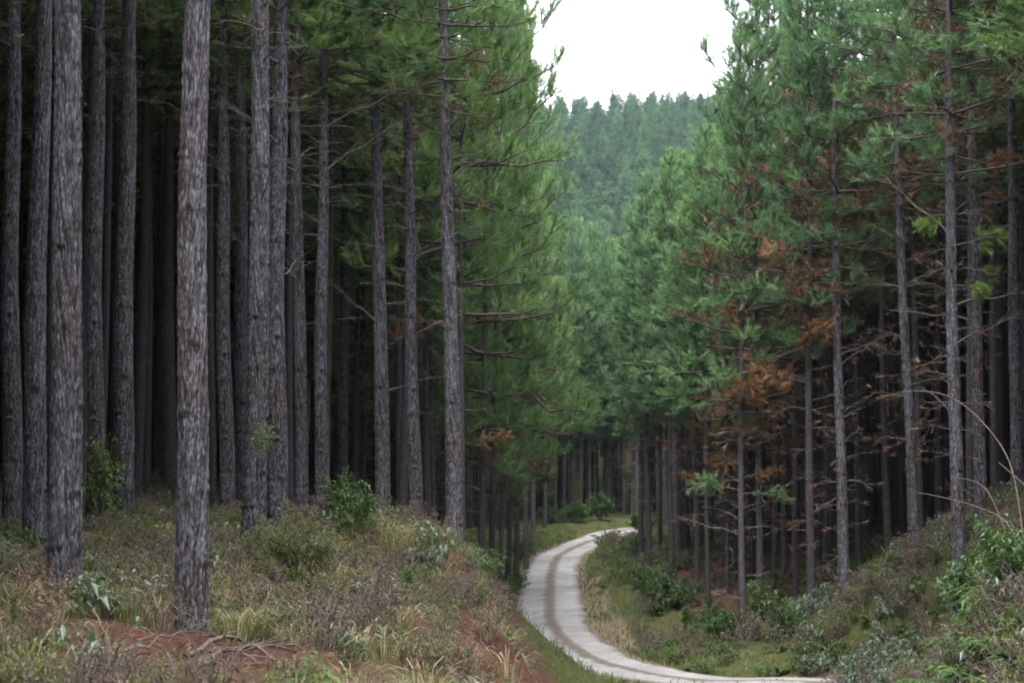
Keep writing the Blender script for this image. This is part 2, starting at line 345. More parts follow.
def road_mat():
    m, nt, N, ln, out = nodes('pale_gravel_track')
    b = N('ShaderNodeBsdfPrincipled', i_Roughness=.9); b.inputs['Specular IOR Level'].default_value = .2
    uv = N('ShaderNodeUVMap'); sp = N('ShaderNodeSeparateXYZ'); ln(uv.outputs[0], sp.inputs[0])
    geo = N('ShaderNodeNewGeometry')
    def noise(s, d=6.0, r=.6):
        n = N('ShaderNodeTexNoise', i_Scale=s, i_Detail=d, i_Roughness=r); ln(geo.outputs['Position'], n.inputs[0]); return n
    n1, n2, n3 = noise(.9), noise(7.0, 8.0, .7), noise(55.0, 3.0)
    # distance from the centre line, wobbled
    wob = N('ShaderNodeMath', operation='MULTIPLY_ADD'); wob.inputs[1].default_value = .55; ln(n1.outputs[0], wob.inputs[0]); 
    w0 = N('ShaderNodeMath', operation='SUBTRACT'); w0.inputs[1].default_value = .275; ln(sp.outputs['X'], w0.inputs[0]); ln(w0.outputs[0], wob.inputs[2])
    w2 = N('ShaderNodeMath', operation='MULTIPLY_ADD'); w2.inputs[1].default_value = .30; ln(n2.outputs[0], w2.inputs[0])
    w3 = N('ShaderNodeMath', operation='SUBTRACT'); w3.inputs[1].default_value = .15; ln(wob.outputs[0], w3.inputs[0]); ln(w3.outputs[0], w2.inputs[2])
    ab = N('ShaderNodeMath', operation='ABSOLUTE'); ln(w2.outputs[0], ab.inputs[0])
    pale = ramp(N, [(.25, (.30, .29, .295)), (.5, (.40, .395, .41)), (.8, (.48, .48, .505))]); ln(n2.outputs[0], pale.inputs[0])
    tan = ramp(N, [(.25, (.07, .055, .035)), (.5, (.14, .11, .08)), (.8, (.24, .20, .165))]); ln(n2.outputs[0], tan.inputs[0])
    prof = ramp(N, [(.0, (.88, .88, .88)), (.12, (.72, .72, .72)), (.22, (.08, .08, .08)), (.74, (0, 0, 0)), (.88, (.45, .45, .45)), (1, (1, 1, 1))])
    dv = N('ShaderNodeMath', operation='DIVIDE'); dv.inputs[1].default_value = 1.6; ln(ab.outputs[0], dv.inputs[0]); ln(dv.outputs[0], prof.inputs[0])
    mx = N('ShaderNodeMix', data_type='RGBA'); ln(prof.outputs[0], mx.inputs[0]); pv = N('ShaderNodeMix', data_type='RGBA', blend_type='MULTIPLY'); pv.inputs[0].default_value = 1
    n4 = noise(.45, 4.0, .7); wear = ramp(N, [(.35, (.74, .70, .66)), (.6, (1, 1, 1))]); ln(n4.outputs[0], wear.inputs[0]); ln(pale.outputs[0], pv.inputs[6]); ln(wear.outputs[0], pv.inputs[7])
    ln(pv.outputs[2], mx.inputs[6]); ln(tan.outputs[0], mx.inputs[7]); ln(mx.outputs[2], b.inputs[0])
    ad = N('ShaderNodeMath', operation='ADD'); ln(n2.outputs[0], ad.inputs[0]); ln(n3.outputs[0], ad.inputs[1])
    bp = N('ShaderNodeBump', i_Strength=.6, i_Distance=.03); ln(ad.outputs[0], bp.inputs['Height']); ln(bp.outputs[0], b.inputs['Normal'])
    ln(b.outputs[0], out.inputs[0]); return m

# ------------------------------------------------------------------ ground sheet and track
def build_ground():
    xs = np.concatenate([-np.geomspace(700, 31, 34), np.arange(-30, -8, .5), np.arange(-8, 16, .22), np.arange(16, 30, .5), np.geomspace(30, 700, 36)])
    ys = np.concatenate([-np.geomspace(400, 11, 18), np.arange(-10, 14, .6), np.arange(14, 76, .22), np.arange(76, 165, .45), np.arange(165, 470, 4), np.geomspace(472, 1400, 22)])
    X, Y = np.meshgrid(xs, ys)
    Z, d, zr, sd = ground(X, Y, True)
    nx, ny = len(xs), len(ys)
    i = np.arange(ny - 1)[:, None] * nx + np.arange(nx - 1)[None]
    Q = np.stack([i, i + 1, i + nx + 1, i + nx], -1).reshape(-1, 4)
    gy, gx = np.gradient(Z, ys, xs)
    slope = np.sqrt(gx ** 2 + gy ** 2)
    left = (X < 1.5) & (Y < 75)
    red = sstep(.55, 1.1, slope) * left * sstep(14, 20, Y) * (1 - sstep(36, 62, Y))
    litterpatch = np.exp(-(((X + 3.6) / 2.6) ** 2 + ((Y - 21.5) / 2.6) ** 2)) * .62
    red = np.maximum(red, litterpatch)
    red = np.maximum(red, .72 * np.exp(-((X + .9) / .85) ** 4 - ((Y - 28.5) / 5.5) ** 4))
    red = np.maximum(red, .42 * np.exp(-((X + 1.3) / 1.4) ** 2 - ((Y - 25) / 6) ** 2))
    green = (1 - sstep(3.5, 7.5, d)) * .9 + 0; green = np.maximum(green, .75 * sstep(110, 135, Y))
    green = np.maximum(green, .52 * sstep(30, 34, Y) * (1 - sstep(50, 70, Y)) * (X < 0))
    green = np.maximum(green, .6 * (X > 5) * (Y < 62))
    tan = (1 - sstep(RW + .2, RW + 1.0, d)) * .75 * (np.where(sd > 0, 1, .75))
    tan = np.maximum(tan, (1 - sstep(RW + .6, RW + 2.2, d)) * .8 * ((X > 2) & (Y > 74) & (Y < 106)))
    me = mesh('ground', np.stack([X.ravel(), Y.ravel(), Z.ravel()], 1), Q, [ground_mat()], smooth=True,
              attrs={'red': red.ravel(), 'green': green.ravel(), 'tan': tan.ravel()})
    tag(new('ground', me), 'forest floor of reddish litter, grassy verges and the red cut bank', kind='structure')
    # the track itself: a slightly crowned ribbon that follows the course
    P = ROAD; t = np.gradient(P[:, :2], axis=0); t /= np.linalg.norm(t, axis=1)[:, None]
    nrm = np.stack([t[:, 1], -t[:, 0]], 1)
    s = np.r_[0, np.cumsum(np.linalg.norm(np.diff(P[:, :2], axis=0), axis=1))]
    offs = np.linspace(-RW - .1, RW + .1, 17)
    edge = (fbm(s * .5, s * 0, 5) - .5) * .5; edge2 = (fbm(s * .5, s * 0 + 9, 6) - .5) * .5
    V = []; UV = []
    for j, o in enumerate(offs):
        k = o + (edge if o < 0 else edge2) * (abs(o) / RW) ** 4
        prof = .02 - .035 * np.exp(-((abs(o) - .8) / .3) ** 2) + .02 * math.exp(-(o / .3) ** 2) - .07 * (abs(o) > RW)
        V.append(np.stack([P[:, 0] + nrm[:, 0] * k, P[:, 1] + nrm[:, 1] * k, P[:, 2] + prof + (fbm(s * 1.5, s * 0 + o * 2, 8) - .5) * .03], 1))
        UV.append(np.stack([np.full(len(s), o), s], 1))
    V = np.stack(V, 1); UV = np.stack(UV, 1); n, k = V.shape[:2]
    i = np.arange(n - 1)[:, None] * k + np.arange(k - 1)[None]
    Q = np.stack([i, i + 1, i + k + 1, i + k], -1).reshape(-1, 4)
    me = mesh('road', V.reshape(-1, 3), Q[:, ::-1], [road_mat()], smooth=True, uv=UV.reshape(-1, 2))
    tag(new('road', me), 'pale two-track gravel forest road winding between the stands', kind='structure')
build_ground()

# ------------------------------------------------------------------ pine parts
TH, TD = 26.0, .44
def worley(u, v, pu, seed):
    iu = np.floor(u); iv = np.floor(v); f1 = np.full(u.shape, 9.); f2 = np.full(u.shape, 9.); cid = np.zeros(u.shape)
    for a in (-1, 0, 1):
        for b in (-1, 0, 1):
            cu = iu + a; cv = iv + b; w = np.mod(cu, pu)
            d = np.hypot(cu + .15 + .7 * _h(w, cv, seed) - u, cv + .15 + .7 * _h(w, cv, seed + 1) - v)
            c = _h(w, cv, seed + 2)
            n = d < f1
            f2 = np.where(n, f1, np.minimum(f2, d)); cid = np.where(n, c, cid); f1 = np.where(n, d, f1)
    return f1, f2, cid
def trunk_near(seed):
    na = 112
    zs = np.concatenate([np.arange(-.3, 15.5, .023), np.linspace(15.6, TH, 24)])
    an = np.linspace(0, 2 * np.pi, na, endpoint=False)
    A, Z = np.meshgrid(an, zs)
    ca, sa = np.cos(A), np.sin(A)
    base = TD / 2 * (np.clip(1 - Z / TH, .02, 1) ** .72) * (1 + .36 * np.exp(-np.clip(Z + .1, 0, 9) / .30) * (.55 + .9 * vnoise(ca * 2.4 + 5, sa * 2.4 + seed, seed)))
    circ = A / (2 * np.pi)
    wu = (fbm(ca * 2 + 9, Z * 3.0 + sa, seed + 3, 4) - .5) * 1.6
    wv = (fbm(ca * 3 + 2, Z * 4.0 + sa * 3, seed + 6, 3) - .5) * 2.4
    nU = 28
    f1, f2, cid = worley(circ * nU + wu * 1.4, Z / .125 + wv, nU, seed)
    g1, g2, gid = worley(circ * nU * 2 + wu * 3, Z / .05 + wv * 2.2, nU * 2, seed + 11)
    e = np.clip((f2 - f1) / .30, 0, 1) * (.35 + .65 * np.clip((f2 - f1) / .8, 0, 1)); e2 = np.clip((g2 - g1) / .35, 0, 1)
    fis = np.abs(fbm(ca * 3.2 + 11 + wu * .5, Z * 1.5 + sa * 3.2, seed + 17, 4) - .5)
    fis = np.clip(fis / .05, 0, 1)
    fl = fbm(ca * 13 + 30, Z * 10 + sa * 13, seed + 13, 3)
    rel = .016 * e * (.5 + .7 * cid) + .006 * e2 * gid + .010 * fis
    bark = np.clip((.30 + .50 * e) * (.45 + .75 * cid) * (.62 + .55 * gid * e2) * (.45 + .55 * fis) + .8 * (fl - .5) + .06, 0, 1)
    r2 = np.random.default_rng(seed)
    z = .9
    while z < 15.2:
        tilt = r2.uniform(-.05, .05); ph = r2.uniform(0, 6.28)
        zc = z + tilt * np.cos(A - ph)
        ring = np.exp(-((Z - zc) / .045) ** 2)
        rel += .008 * ring * (.1 + vnoise(ca * 2.3 + z, sa * 2.3, seed + 5))
        for k in range(r2.integers(2, 5)):
            a0 = r2.uniform(0, 6.28); da = np.angle(np.exp(1j * (A - a0))) * .2
            kn = np.exp(-(da ** 2 + (Z - zc) ** 2) / .0016)
            rel += .026 * kn; bark = bark * (1 - .75 * kn)
        bark = bark * (1 - .28 * np.exp(-((Z - zc + .06) / .022) ** 2) * (.4 + .6 * vnoise(ca * 2 + z, sa * 2, seed + 9)))
        z += r2.uniform(.55, 1.15)
    rad = base + rel * np.clip(base / .2, .3, 1.1) - .01
    bx = .05 * np.sin(Z * .33 + seed) + .03 * np.sin(Z * .9 + seed * 2); by = .05 * np.cos(Z * .29 + seed * 3)
    bx -= bx[0, 0]; by -= by[0, 0]
    V = np.stack([rad * ca + bx * sstep(0, 3, Z), rad * sa + by * sstep(0, 3, Z), Z], -1)
    n, k = A.shape
    i = np.arange(n - 1)[:, None] * k; j = np.arange(k)[None]; jj = (j + 1) % k
    Q = np.stack([i + j, i + jj, i + k + jj, i + k + j], -1).reshape(-1, 4)
    return mesh('pine_trunk', V.reshape(-1, 3), Q, [M_BARK], smooth=True, attrs={'bark': bark.ravel()})
def trunk_far(seed):
    na = 18; zs = np.concatenate([np.arange(-.5, 16, .16), np.linspace(16.2, TH, 16)]); an = np.linspace(0, 2 * np.pi, na, endpoint=False)
    A, Z = np.meshgrid(an, zs); ca, sa = np.cos(A), np.sin(A)
    r = TD / 2 * (np.clip(1 - Z / TH, .02, 1) ** .72) * (1 + .3 * np.exp(-np.clip(Z, 0, 9) / .3)) * (.93 + .16 * fbm(ca * 2 + 7, sa * 2 + Z * 3, seed, 2))
    r2 = np.random.default_rng(seed); z = 1.
    while z < 15:
        r = r + .016 * np.exp(-((Z - z) / .08) ** 2); z += r2.uniform(.6, 1.2)
    bx = .07 * np.sin(Z * .31 + seed); by = .07 * np.cos(Z * .27 + seed * 3); bx -= bx[0, 0]; by -= by[0, 0]
    V = np.stack([r * ca + bx, r * sa + by, Z], -1); n, k = A.shape
    i = np.arange(n - 1)[:, None] * k; j = np.arange(k)[None]; jj = (j + 1) % k
    Q = np.stack([i + j, i + jj, i + k + jj, i + k + j], -1).reshape(-1, 4)
    return mesh('pine_trunk', V.reshape(-1, 3), Q, [M_BARKF], smooth=True)
CL = 14.0
def crown(seed, rad, shape='mid', step=.46, K=22, nl=.24, nw=.016, dens=1.0, mat=None, dead=6, top=.08, power=.68, inner=.66, rusty=0.):
    """a pine crown CL metres long whose foot is at z = 0: whorls of curved limbs, side twigs, bottle-brush shoots; dead twiggy whorls below"""
    global rng
    rng = np.random.default_rng(seed); rr = rng
    S = Soup(); P = []; D = []; LN = []; TI = []; P2 = []; D2 = []; L2 = []
    z = 0.; az = 0.
    while z < CL - .15:
        t = z / CL
        prof = (.62 + .38 * sstep(0, .18, t)) * (1 - t) ** power + top
        nb = rr.integers(4, 7) if t < .85 else 4
        gap = rr.uniform(.55, 1.2)
        for b in range(nb):
            az += 2.4 + rr.uniform(-.5, .5)
            l = rad * prof * rr.uniform(.55, 1.2) * gap
            if rr.random() < .1: l *= .45
            el = R(-6 + 58 * t ** 1.2 + rr.uniform(-10, 12))
            h = np.array((math.cos(az), math.sin(az), 0.))
            n = 6; q = np.linspace(0, 1, n)
            curl = .22 + .12 * rr.random() - .1 * (t < .25)
            Q = np.array((0, 0, z)) + h * (l * q * math.cos(el))[:, None] + np.array((0, 0, 1.)) * (l * q * math.sin(el) + curl * l * q ** 2.2 * .6 - .10 * l * q * (1 - t))[:, None]
            Q += rr.normal(size=Q.shape) * .03 * q[:, None] * l
            S.tube(Q, .012 + .013 * l, .013, 4 if nw < .03 else 3, 1)
            side = np.array((-h[1], h[0], 0))
            ns = max(2, int(dens * (1.6 + l * 2.7)))
            green = (t > .04 or rr.random() < .4) and not (t < .55 and rr.random() < rusty * (1 - t))
            br_t = rr.random()
            for k in range(ns):
                u = 1 - rr.random() ** 1.5 * inner
                p = np.array([np.interp(u, q, Q[:, c]) for c in range(3)])
                ld = (Q[-1] - Q[-3]); ld /= np.linalg.norm(ld)
                sl = (.12 + (1 - u) * .75 * l * .55) * rr.uniform(.6, 1.2)
                sdv = ld * .55 + side * rr.choice((-1, 1)) * rr.uniform(.35, 1.0) + np.array((0, 0, rr.uniform(-.1, .38)))
                sdv /= np.linalg.norm(sdv)
                e = p + sdv * sl
                if nw < .03: S.tube([p, e], .011, .006, 3, 1)
                for m in range(3 if sl > .35 else 2):
                    o = p + sdv * sl * rr.uniform(.35, 1.0)
                    s = sdv * .6 + rr.normal(size=3) * .38 + np.array((0, 0, .42 + .3 * t)); s /= np.linalg.norm(s)
                    if green:
                        P.append(o); D.append(s); LN.append(rr.uniform(.3, .62)); TI.append(.30 * br_t + .45 * rr.random() + .25 * u * rr.random())
                    else:
                        P2.append(o); D2.append(s); L2.append(rr.uniform(.2, .4))
                if u < .55 and rr.random() < .25:
                    P2.append(p); D2.append(sdv); L2.append(.3)
        z += step * rr.uniform(.75, 1.3) * (1 - .25 * t)
    top_p = np.array([(0, 0, CL - .3)] * 3); P += list(top_p); D += [np.array((.1, 0, 1.)), np.array((-.1, .1, 1.)), np.array((0, -.1, 1.))]; LN += [.6] * 3; TI += [.6] * 3
    P = np.array(P); D = np.array(D); D /= np.linalg.norm(D, axis=1)[:, None]
    S.needles(P, D, np.array(LN), K, nl, nw, 0, tint=np.array(TI))
    if P2: S.needles(np.array(P2), np.array(D2) / np.linalg.norm(np.array(D2), axis=1)[:, None], np.array(L2), max(5, K // (2 if rusty else 3)), nl * .8, nw * .8, 2)
    # dead whorls hanging under the live crown
    for k in range(dead):
        zz = -.3 - k * .75 - rr.uniform(0, .4)
        for b in range(rr.integers(2, 5)):
            a = rr.uniform(0, 6.28); l = rr.uniform(.7, 1.9) * (1 - .05 * k); h = np.array((math.cos(a), math.sin(a), 0))
            q = np.linspace(0, 1, 5)[:, None]
            Q = np.array((0, 0, zz)) + h * l * q + np.array((0, 0, 1.)) * (l * .35 * q - l * .3 * q ** 2 * rr.uniform(0, 2)) + rr.normal(size=(5, 3)) * .04 * q
            S.tube(Q, .016, .004, 3, 3)
            for m in range(4):
                u = rr.uniform(.3, 1); p = np.array([np.interp(u, q[:, 0], Q[:, c]) for c in range(3)])
                dv = h * .6 + rr.normal(size=3) * .5; dv /= np.linalg.norm(dv)
                S.tube([p, p + dv * rr.uniform(.2, .6)], .006, .003, 3, 3)
                if rr.random() < (.45 if rusty else .30 - .05 * k):
                    S.needles(np.array([p + dv * .3]), np.array([dv]), np.array([.25]), max(5, K // 2), nl * .8, nw, 2)
    return S.mesh('pine_crown', [mat or M_NEEDLE, M_BARKTOP, M_RUST, M_TWIG])

TRUNK_N = [trunk_near(s) for s in (3, 14, 27)]
TRUNK_F = [trunk_far(s) for s in (5, 9, 21)]
# near crowns, middle-distance crowns, far crowns: (foliage mesh, its own crown radius)
CR_NEAR = [crown(101, 2.5, K=36), crown(102, 2.7, K=36), crown(103, 2.4, K=36)]
CR_EDGE = [crown(111, 3.4, K=33, nw=.021, step=.8, dens=1.45, dead=2, inner=.95), crown(112, 3.3, K=33, nw=.021, step=.8, dens=1.45, dead=2, inner=.95)]
CR_BLUE = [crown(121, 2.5, K=32, nl=.25, nw=.022, step=.62, dens=1.25, inner=.8, mat=M_NEEDLE_B), crown(122, 2.7, K=32, nl=.25, nw=.022, step=.62, dens=1.25, inner=.8, mat=M_NEEDLE_B), crown(123, 2.6, K=32, nl=.25, nw=.022, step=.62, dens=1.25, inner=.8, mat=M_NEEDLE_B)]
CR_RUSTY = [crown(125, 2.7, K=30, nl=.25, nw=.022, step=.62, dens=1.2, inner=.9, rusty=.62, dead=12, mat=M_NEEDLE_B), crown(126, 2.6, K=30, nl=.25, nw=.022, step=.62, dens=1.2, inner=.9, rusty=.55, dead=12, mat=M_NEEDLE_B)]
CR_FAR = [crown(131, 2.7, K=12, nl=.32, nw=.065, step=.62, dens=1.0, dead=0, mat=M_NEEDLE_H, top=.0, power=.5), crown(132, 3.0, K=12, nl=.32, nw=.065, step=.62, dens=1.0, dead=0, mat=M_NEEDLE_H, top=.0, power=.5)]
CR_DARK = [crown(141, 2.4, K=16, nl=.30, nw=.05, step=.5, dens=1.1, dead=4), crown(142, 2.5, K=16, nl=.30, nw=.05, step=.5, dens=1.1, dead=4)]

def dead_branch(seed, l, rust=0., green=False, m_needle=None):
    global rng
    rng = np.random.default_rng(seed); S = Soup()
    q = np.linspace(0, 1, 8)[:, None]; up = rng.uniform(.1, .5)
    Q = np.array((1., 0, 0)) * l * q + np.array((0, 0, 1.)) * l * (up * q - .25 * q ** 2) + np.cumsum(rng.normal(size=(8, 3)) * .035 * l * q, 0)
    S.tube(Q, .011 + .006 * l, .004, 5, 0)
    for k in range(int((8 if rust else 4) + 3 * l)):
        u = rng.uniform(.25, 1); p = np.array([np.interp(u, q[:, 0], Q[:, c]) for c in range(3)])
        dv = np.array((.6, rng.choice((-1, 1)) * rng.uniform(.3, .9), rng.uniform(-.3, .5))); dv /= np.linalg.norm(dv)
        e = rng.uniform(.2, .55) * l * (1.1 - u) + .1
        S.tube([p, p + dv * e * .5 + rng.normal(size=3) * .03, p + dv * e], .007, .003, 3, 0)
        n = 5 if rust else 0
        for j in range(n * (2 if green else 1)):
            s = dv * .7 + rng.normal(size=3) * .5; s /= np.linalg.norm(s)
            if rng.random() < rust: S.needles(np.array([p + dv * e * rng.uniform(.3, 1)]), np.array([s]), np.array([.30]), 24, .17, .018, 1)
    return S.mesh('needled_branch' if rust else 'dead_branch', [M_TWIG, m_needle or M_RUST])
DEADB = [dead_branch(200 + k, l) for k, l in enumerate((1.0, 1.5, 2.1, 2.7))]
RUSTB = [dead_branch(220 + k, l, .9, m_needle=M_RUST_BRIGHT) for k, l in enumerate((1.3, 1.7))]
SPRIG = [dead_branch(230 + k, l, .9, m_needle=M_SPRIG) for k, l in enumerate((.9, 1.4))]
GREENB = [dead_branch(240 + k, l, 1., m_needle=M_NEEDLE_B) for k, l in enumerate((1.8, 2.3))]

SIL = [(540, 225), (575, 215), (600, 235), (622, 245), (640, 195), (665, 135), (690, 150), (715, 108), (735, 65), (748, -40), (765, -260)]
def fit_height(px, x, y, z, H, wob=.8):
    if not (565 < px < 765) or y < 60: return H
    if y < 150 and px < 640: return H
    top = pt(px, np.interp(px, *zip(*SIL)), y)[2]
    return max(11., min(H if px > 640 else 30, top - z + R0.gauss(-.6, wob)))
TREES = []      # x, y of every tree stood so far
def pine(x, y, z, d, H, CB, trunk, crn, lean=(0, 0), rot=0, cr=1., label='', group=''):
    r = new('pine_tree', None, None, (x, y, z), (lean[1], lean[0], 0))
    r.empty_display_size = .5
    tag(r, label, 'pine tree', group)
    s = d / TD
    new('trunk', trunk, r, rot=(0, 0, rot), scale=(s, s, H / TH))
    new('crown', crn, r, loc=(0, 0, CB), rot=(0, 0, rot * 1.7 + 1), scale=(cr, cr, (H - CB) / CL))
    TREES.append((x, y))
    return r

# px and py of the foot, distance, trunk thickness, px of the stem at height py2, height, crown foot, kinds, dead limbs, label
G1 = 'pines of the stand on the bank'; G2 = 'pines of the stand beyond the track'; G3 = 'pines at the bend of the track'
HAND = [
 (12, 560, 40, .40, 14, 0, 26, 14, 'n', 2, 'dim pine at the outermost edge of the bank stand, half lost in darkness'),
 (33, 582, 34, .40, 42, 0, 26, 14, 'n', 2, 'grey pine close behind the thick dark-footed pine, reddish weed at its foot'),
 (64, 613, 24, .40, 68, 0, 26, 14, 'n', 1, 'thick plated pine with dark flared foot rising from straw-coloured grass'),
 (95, 532, 43, .38, 99, 0, 26, 14, 'n', 3, 'dim pine wrapped in a green leafy climber'),
 (123, 525, 45, .47, 128, 0, 26, 14, 'n', 3, 'stout brown-grey pine right beside the climber-wrapped pine'),
 (145, 505, 60, .34, 147, 0, 25, 14, 'f', 2, 'thin shaded pine next to the stout brown-grey pine'),
 (171, 499, 62, .46, 171, 0, 25, 14, 'f', 2, 'dim pine just behind the pale lone pine of the needle patch'),
 (191, 628, 23.5, .39, 195, 0, 26, 14, 'n', 2, 'pale thick plated pine standing alone in the red needle patch'),
 (213, 510, 58, .26, 212, 0, 24, 14, 'f', 1, 'very thin dim stem almost touching the pale lone pine'),
 (228, 532, 50, .40, 222, 0, 26, 13, 'n', 3, 'straight mid-grey pine, first one clear of the pale lone pine'),
 (243, 522, 57, .42, 238, 0, 26, 13, 'n', 2, 'dark pine squeezed against the leaning pair of pines'),
 (253, 552, 38, .46, 264, 0, 26, 13, 'n', 2, 'brownish leaning pine with ivy leaves halfway up, one of the leaning pair'),
 (277, 556, 41, .43, 281, 0, 26, 12.5, 'n', 3, 'rough grey pine, straighter one of the leaning pair'),
 (291, 530, 58, .24, 291, 0, 24, 13, 'f', 2, 'very thin dark stem just behind the rough grey pine'),
 (302, 538, 50, .36, 296, 0, 25, 12, 'n', 4, 'clean light-grey pine rising behind the olive bush'),
 (321, 545, 50, .36, 325, 40, 25, 12.6, 'n', 6, 'pine with long bare limbs, next to the clean light-grey pine'),
 (342, 517, 68, .38, 344, 60, 25, 13, 'n', 7, 'reddish-footed pine with many bare limbs behind the leafy sapling'),
 (383, 552, 52, .42, 378, 100, 25, 12.2, 'n', 5, 'solitary grey pine standing clear between the sapling and the pale-leaved shrub'),
 (417, 558, 52, .37, 408, 90, 25, 12.6, 'n', 5, 'dark slightly leaning pine directly behind the pale-leaved shrub'),
 (430, 545, 66, .28, 422, 120, 22, 9.5, 'f', 4, 'thin shadowy pine between the pale-leaved shrub and the last thick bank pine'),
 (455, 578, 47, .42, 448, 120, 25, 11.8, 'n', 3, 'last thick pine at the crest of the red cut bank'),
 (463, 552, 62, .22, 462, 130, 29, 9, 'e', 2, 'thin pale stem right behind the last thick bank pine'),
 (479, 549, 72, .28, 485, 300, 30, 6.2, 'e', 1, 'pine at the grassy crest, second stem past the last thick bank pine'),
 (491, 548, 80, .26, 498, 300, 30, 5.6, 'e', 1, 'slender grey verge pine under the bright low foliage'),
 (499, 546, 88, .24, 506, 300, 29.5, 5.6, 'e', 1, 'slim pale verge pine close beside another under the low foliage'),
 (507, 543, 95, .28, 513, 300, 29, 5.8, 'e', 1, 'verge pine midway between the bank and the bend'),
 (516, 540, 103, .30, 521, 300, 28.5, 6.0, 'e', 1, 'dark verge pine where the grass strip narrows'),
 (526, 536, 114, .30, 526, 300, 27, 6.6, 'e', 0, 'pine by the verge opposite the first curve of the track'),
 (533, 533, 126, .34, 533, 300, 24, 7.0, 'e', 0, 'last verge pine before the dark group at the bend'),
 (545, 529, 152, .34, 545, 300, 20, 7.6, 'd', 0, 'first dark pine of the group behind the bend'),
 (555, 528, 156, .32, 555, 300, 20, 7.6, 'd', 0, 'dark pine at the bend, over the middle of the curve'),
 (563, 527, 160, .36, 563, 300, 19.5, 7.6, 'd', 0, 'dark stem of the bend group beneath the darkest crown'),
 (572, 527, 163, .34, 572, 300, 19, 7.4, 'b', 0, 'slightly lit stem of the bend group'),
 (580, 526, 164, .34, 580, 300, 19, 7.2, 'b', 0, 'dark pine at the bend close to the bright gap between stems'),
 (590, 525, 166, .28, 590, 300, 18, 7.0, 'b', 0, 'stem on the edge of the bright gap at the bend'),
 (606, 520, 170, .30, 606, 300, 17, 6.8, 'b', 0, 'thin black stem standing inside the bright gap at the bend'),
 (612, 520, 172, .24, 612, 300, 17, 6.8, 'b', 0, 'thinner black stem paired with another inside the bright gap'),
 (624, 521, 168, .28, 624, 300, 17, 6.6, 'b', 0, 'thin black stem above the point where the track disappears'),
 (641, 552, 104, .32, 641, 300, 20, 7.2, 'b', 1, 'dark pine at the corner where the track disappears'),
 (649, 566, 93, .34, 648, 300, 20, 7.0, 'b', 2, 'thick dark corner pine paired with another beside the track'),
 (660, 560, 100, .22, 660, 300, 19, 7.5, 'b', 2, 'dim slim stem between the corner pair and the pale slim pine'),
 (672, 577, 88, .23, 671, 300, 20.5, 7.4, 'b', 1, 'pale slim pine, brightest stem past the corner pair'),
 (681, 575, 94, .24, 681, 300, 20, 7.5, 'b', 2, 'dim pine just behind the pale slim pine'),
 (696, 597, 82, .23, 696, 300, 21, 7.6, 'b', 2, 'slim grey pine below the orange dead spray'),
 (708, 606, 79, .21, 707, 300, 20, 7.6, 'b', 2, 'slim pine between the two orange dead sprays'),
 (727, 615, 80, .20, 727, 300, 20, 8.0, 'b', 2, 'thin dark stem just above the flat green low branch'),
 (743, 640, 69, .25, 742, 300, 24.5, 7.6, 'b', 3, 'slim roadside pine with the flat green low branch'),
 (760, 638, 70, .28, 758, 300, 28.5, 8.2, 'b', 3, 'dim pine with shrub leaves around its foot, beside the slim roadside pine'),
 (774, 625, 76, .20, 774, 300, 27.5, 9.0, 'b', 2, 'thin pine amid the rusty dead twigs'),
 (784, 620, 80, .24, 783, 300, 23, 9.0, 'b', 3, 'dim pine just past the rusty dead twigs'),
 (795, 625, 73, .22, 794, 300, 23, 9.2, 'b', 3, 'thin dim pine ahead of the light-grey pair of tall pines'),
 (812, 628, 66, .31, 809, 200, 25, 9.8, 'b', 4, 'light-grey tall pine, slimmer of the pair by the grassy slope'),
 (825, 615, 74, .23, 824, 200, 24, 10, 'b', 3, 'shaded stem between the light-grey pair of tall pines'),
 (844, 611, 65, .38, 837, 200, 26, 11.2, 'n', 6, 'light-grey tall pine, stouter of the pair by the grassy slope'),
 (858, 596, 73, .24, 857, 200, 24, 11, 'b', 4, 'dim stem right behind the stouter tall pine'),
 (889, 557, 72, .30, 879, 200, 24, 12, 'f', 5, 'dark thin leaning pine before the black gap of the stand'),
 (915, 556, 62, .36, 901, 200, 25, 11.4, 'n', 5, 'leaning grey pine of the V-shaped pair'),
 (921, 552, 65, .24, 914, 200, 24, 11.8, 'f', 3, 'thinner stem crossing behind the leaning pine of the V-shaped pair'),
 (939, 530, 75, .30, 938, 200, 24, 12, 'f', 4, 'dim pine in the gap beside the pale sprigged pine'),
 (958, 563, 50.5, .39, 951, 0, 26, 12.6, 'n', 5, 'pale tall pine with fresh yellow-green sprigs on its stem'),
 (971, 540, 60, .28, 967, 60, 24, 13, 'f', 5, 'dim slim pine touching the pale sprigged pine'),
 (981, 545, 53, .35, 968, 60, 25, 13, 'n', 5, 'leaning brownish pine just past the pale sprigged pine'),
 (995, 520, 64, .28, 990, 60, 24, 13, 'f', 4, 'shadowy pine behind the arching dry canes'),
 (1017, 503, 56, .36, 1013, 0, 25, 13, 'n', 5, 'reddish-brown pine above the bright-leaved vine'),
]
KINDS = {'n': (TRUNK_N, CR_NEAR), 'f': (TRUNK_F, CR_NEAR), 'e': (TRUNK_F, CR_EDGE), 'b': (TRUNK_F, CR_BLUE), 'd': (TRUNK_F, CR_DARK)}
R0 = random.Random(5)
hand_trees = {}
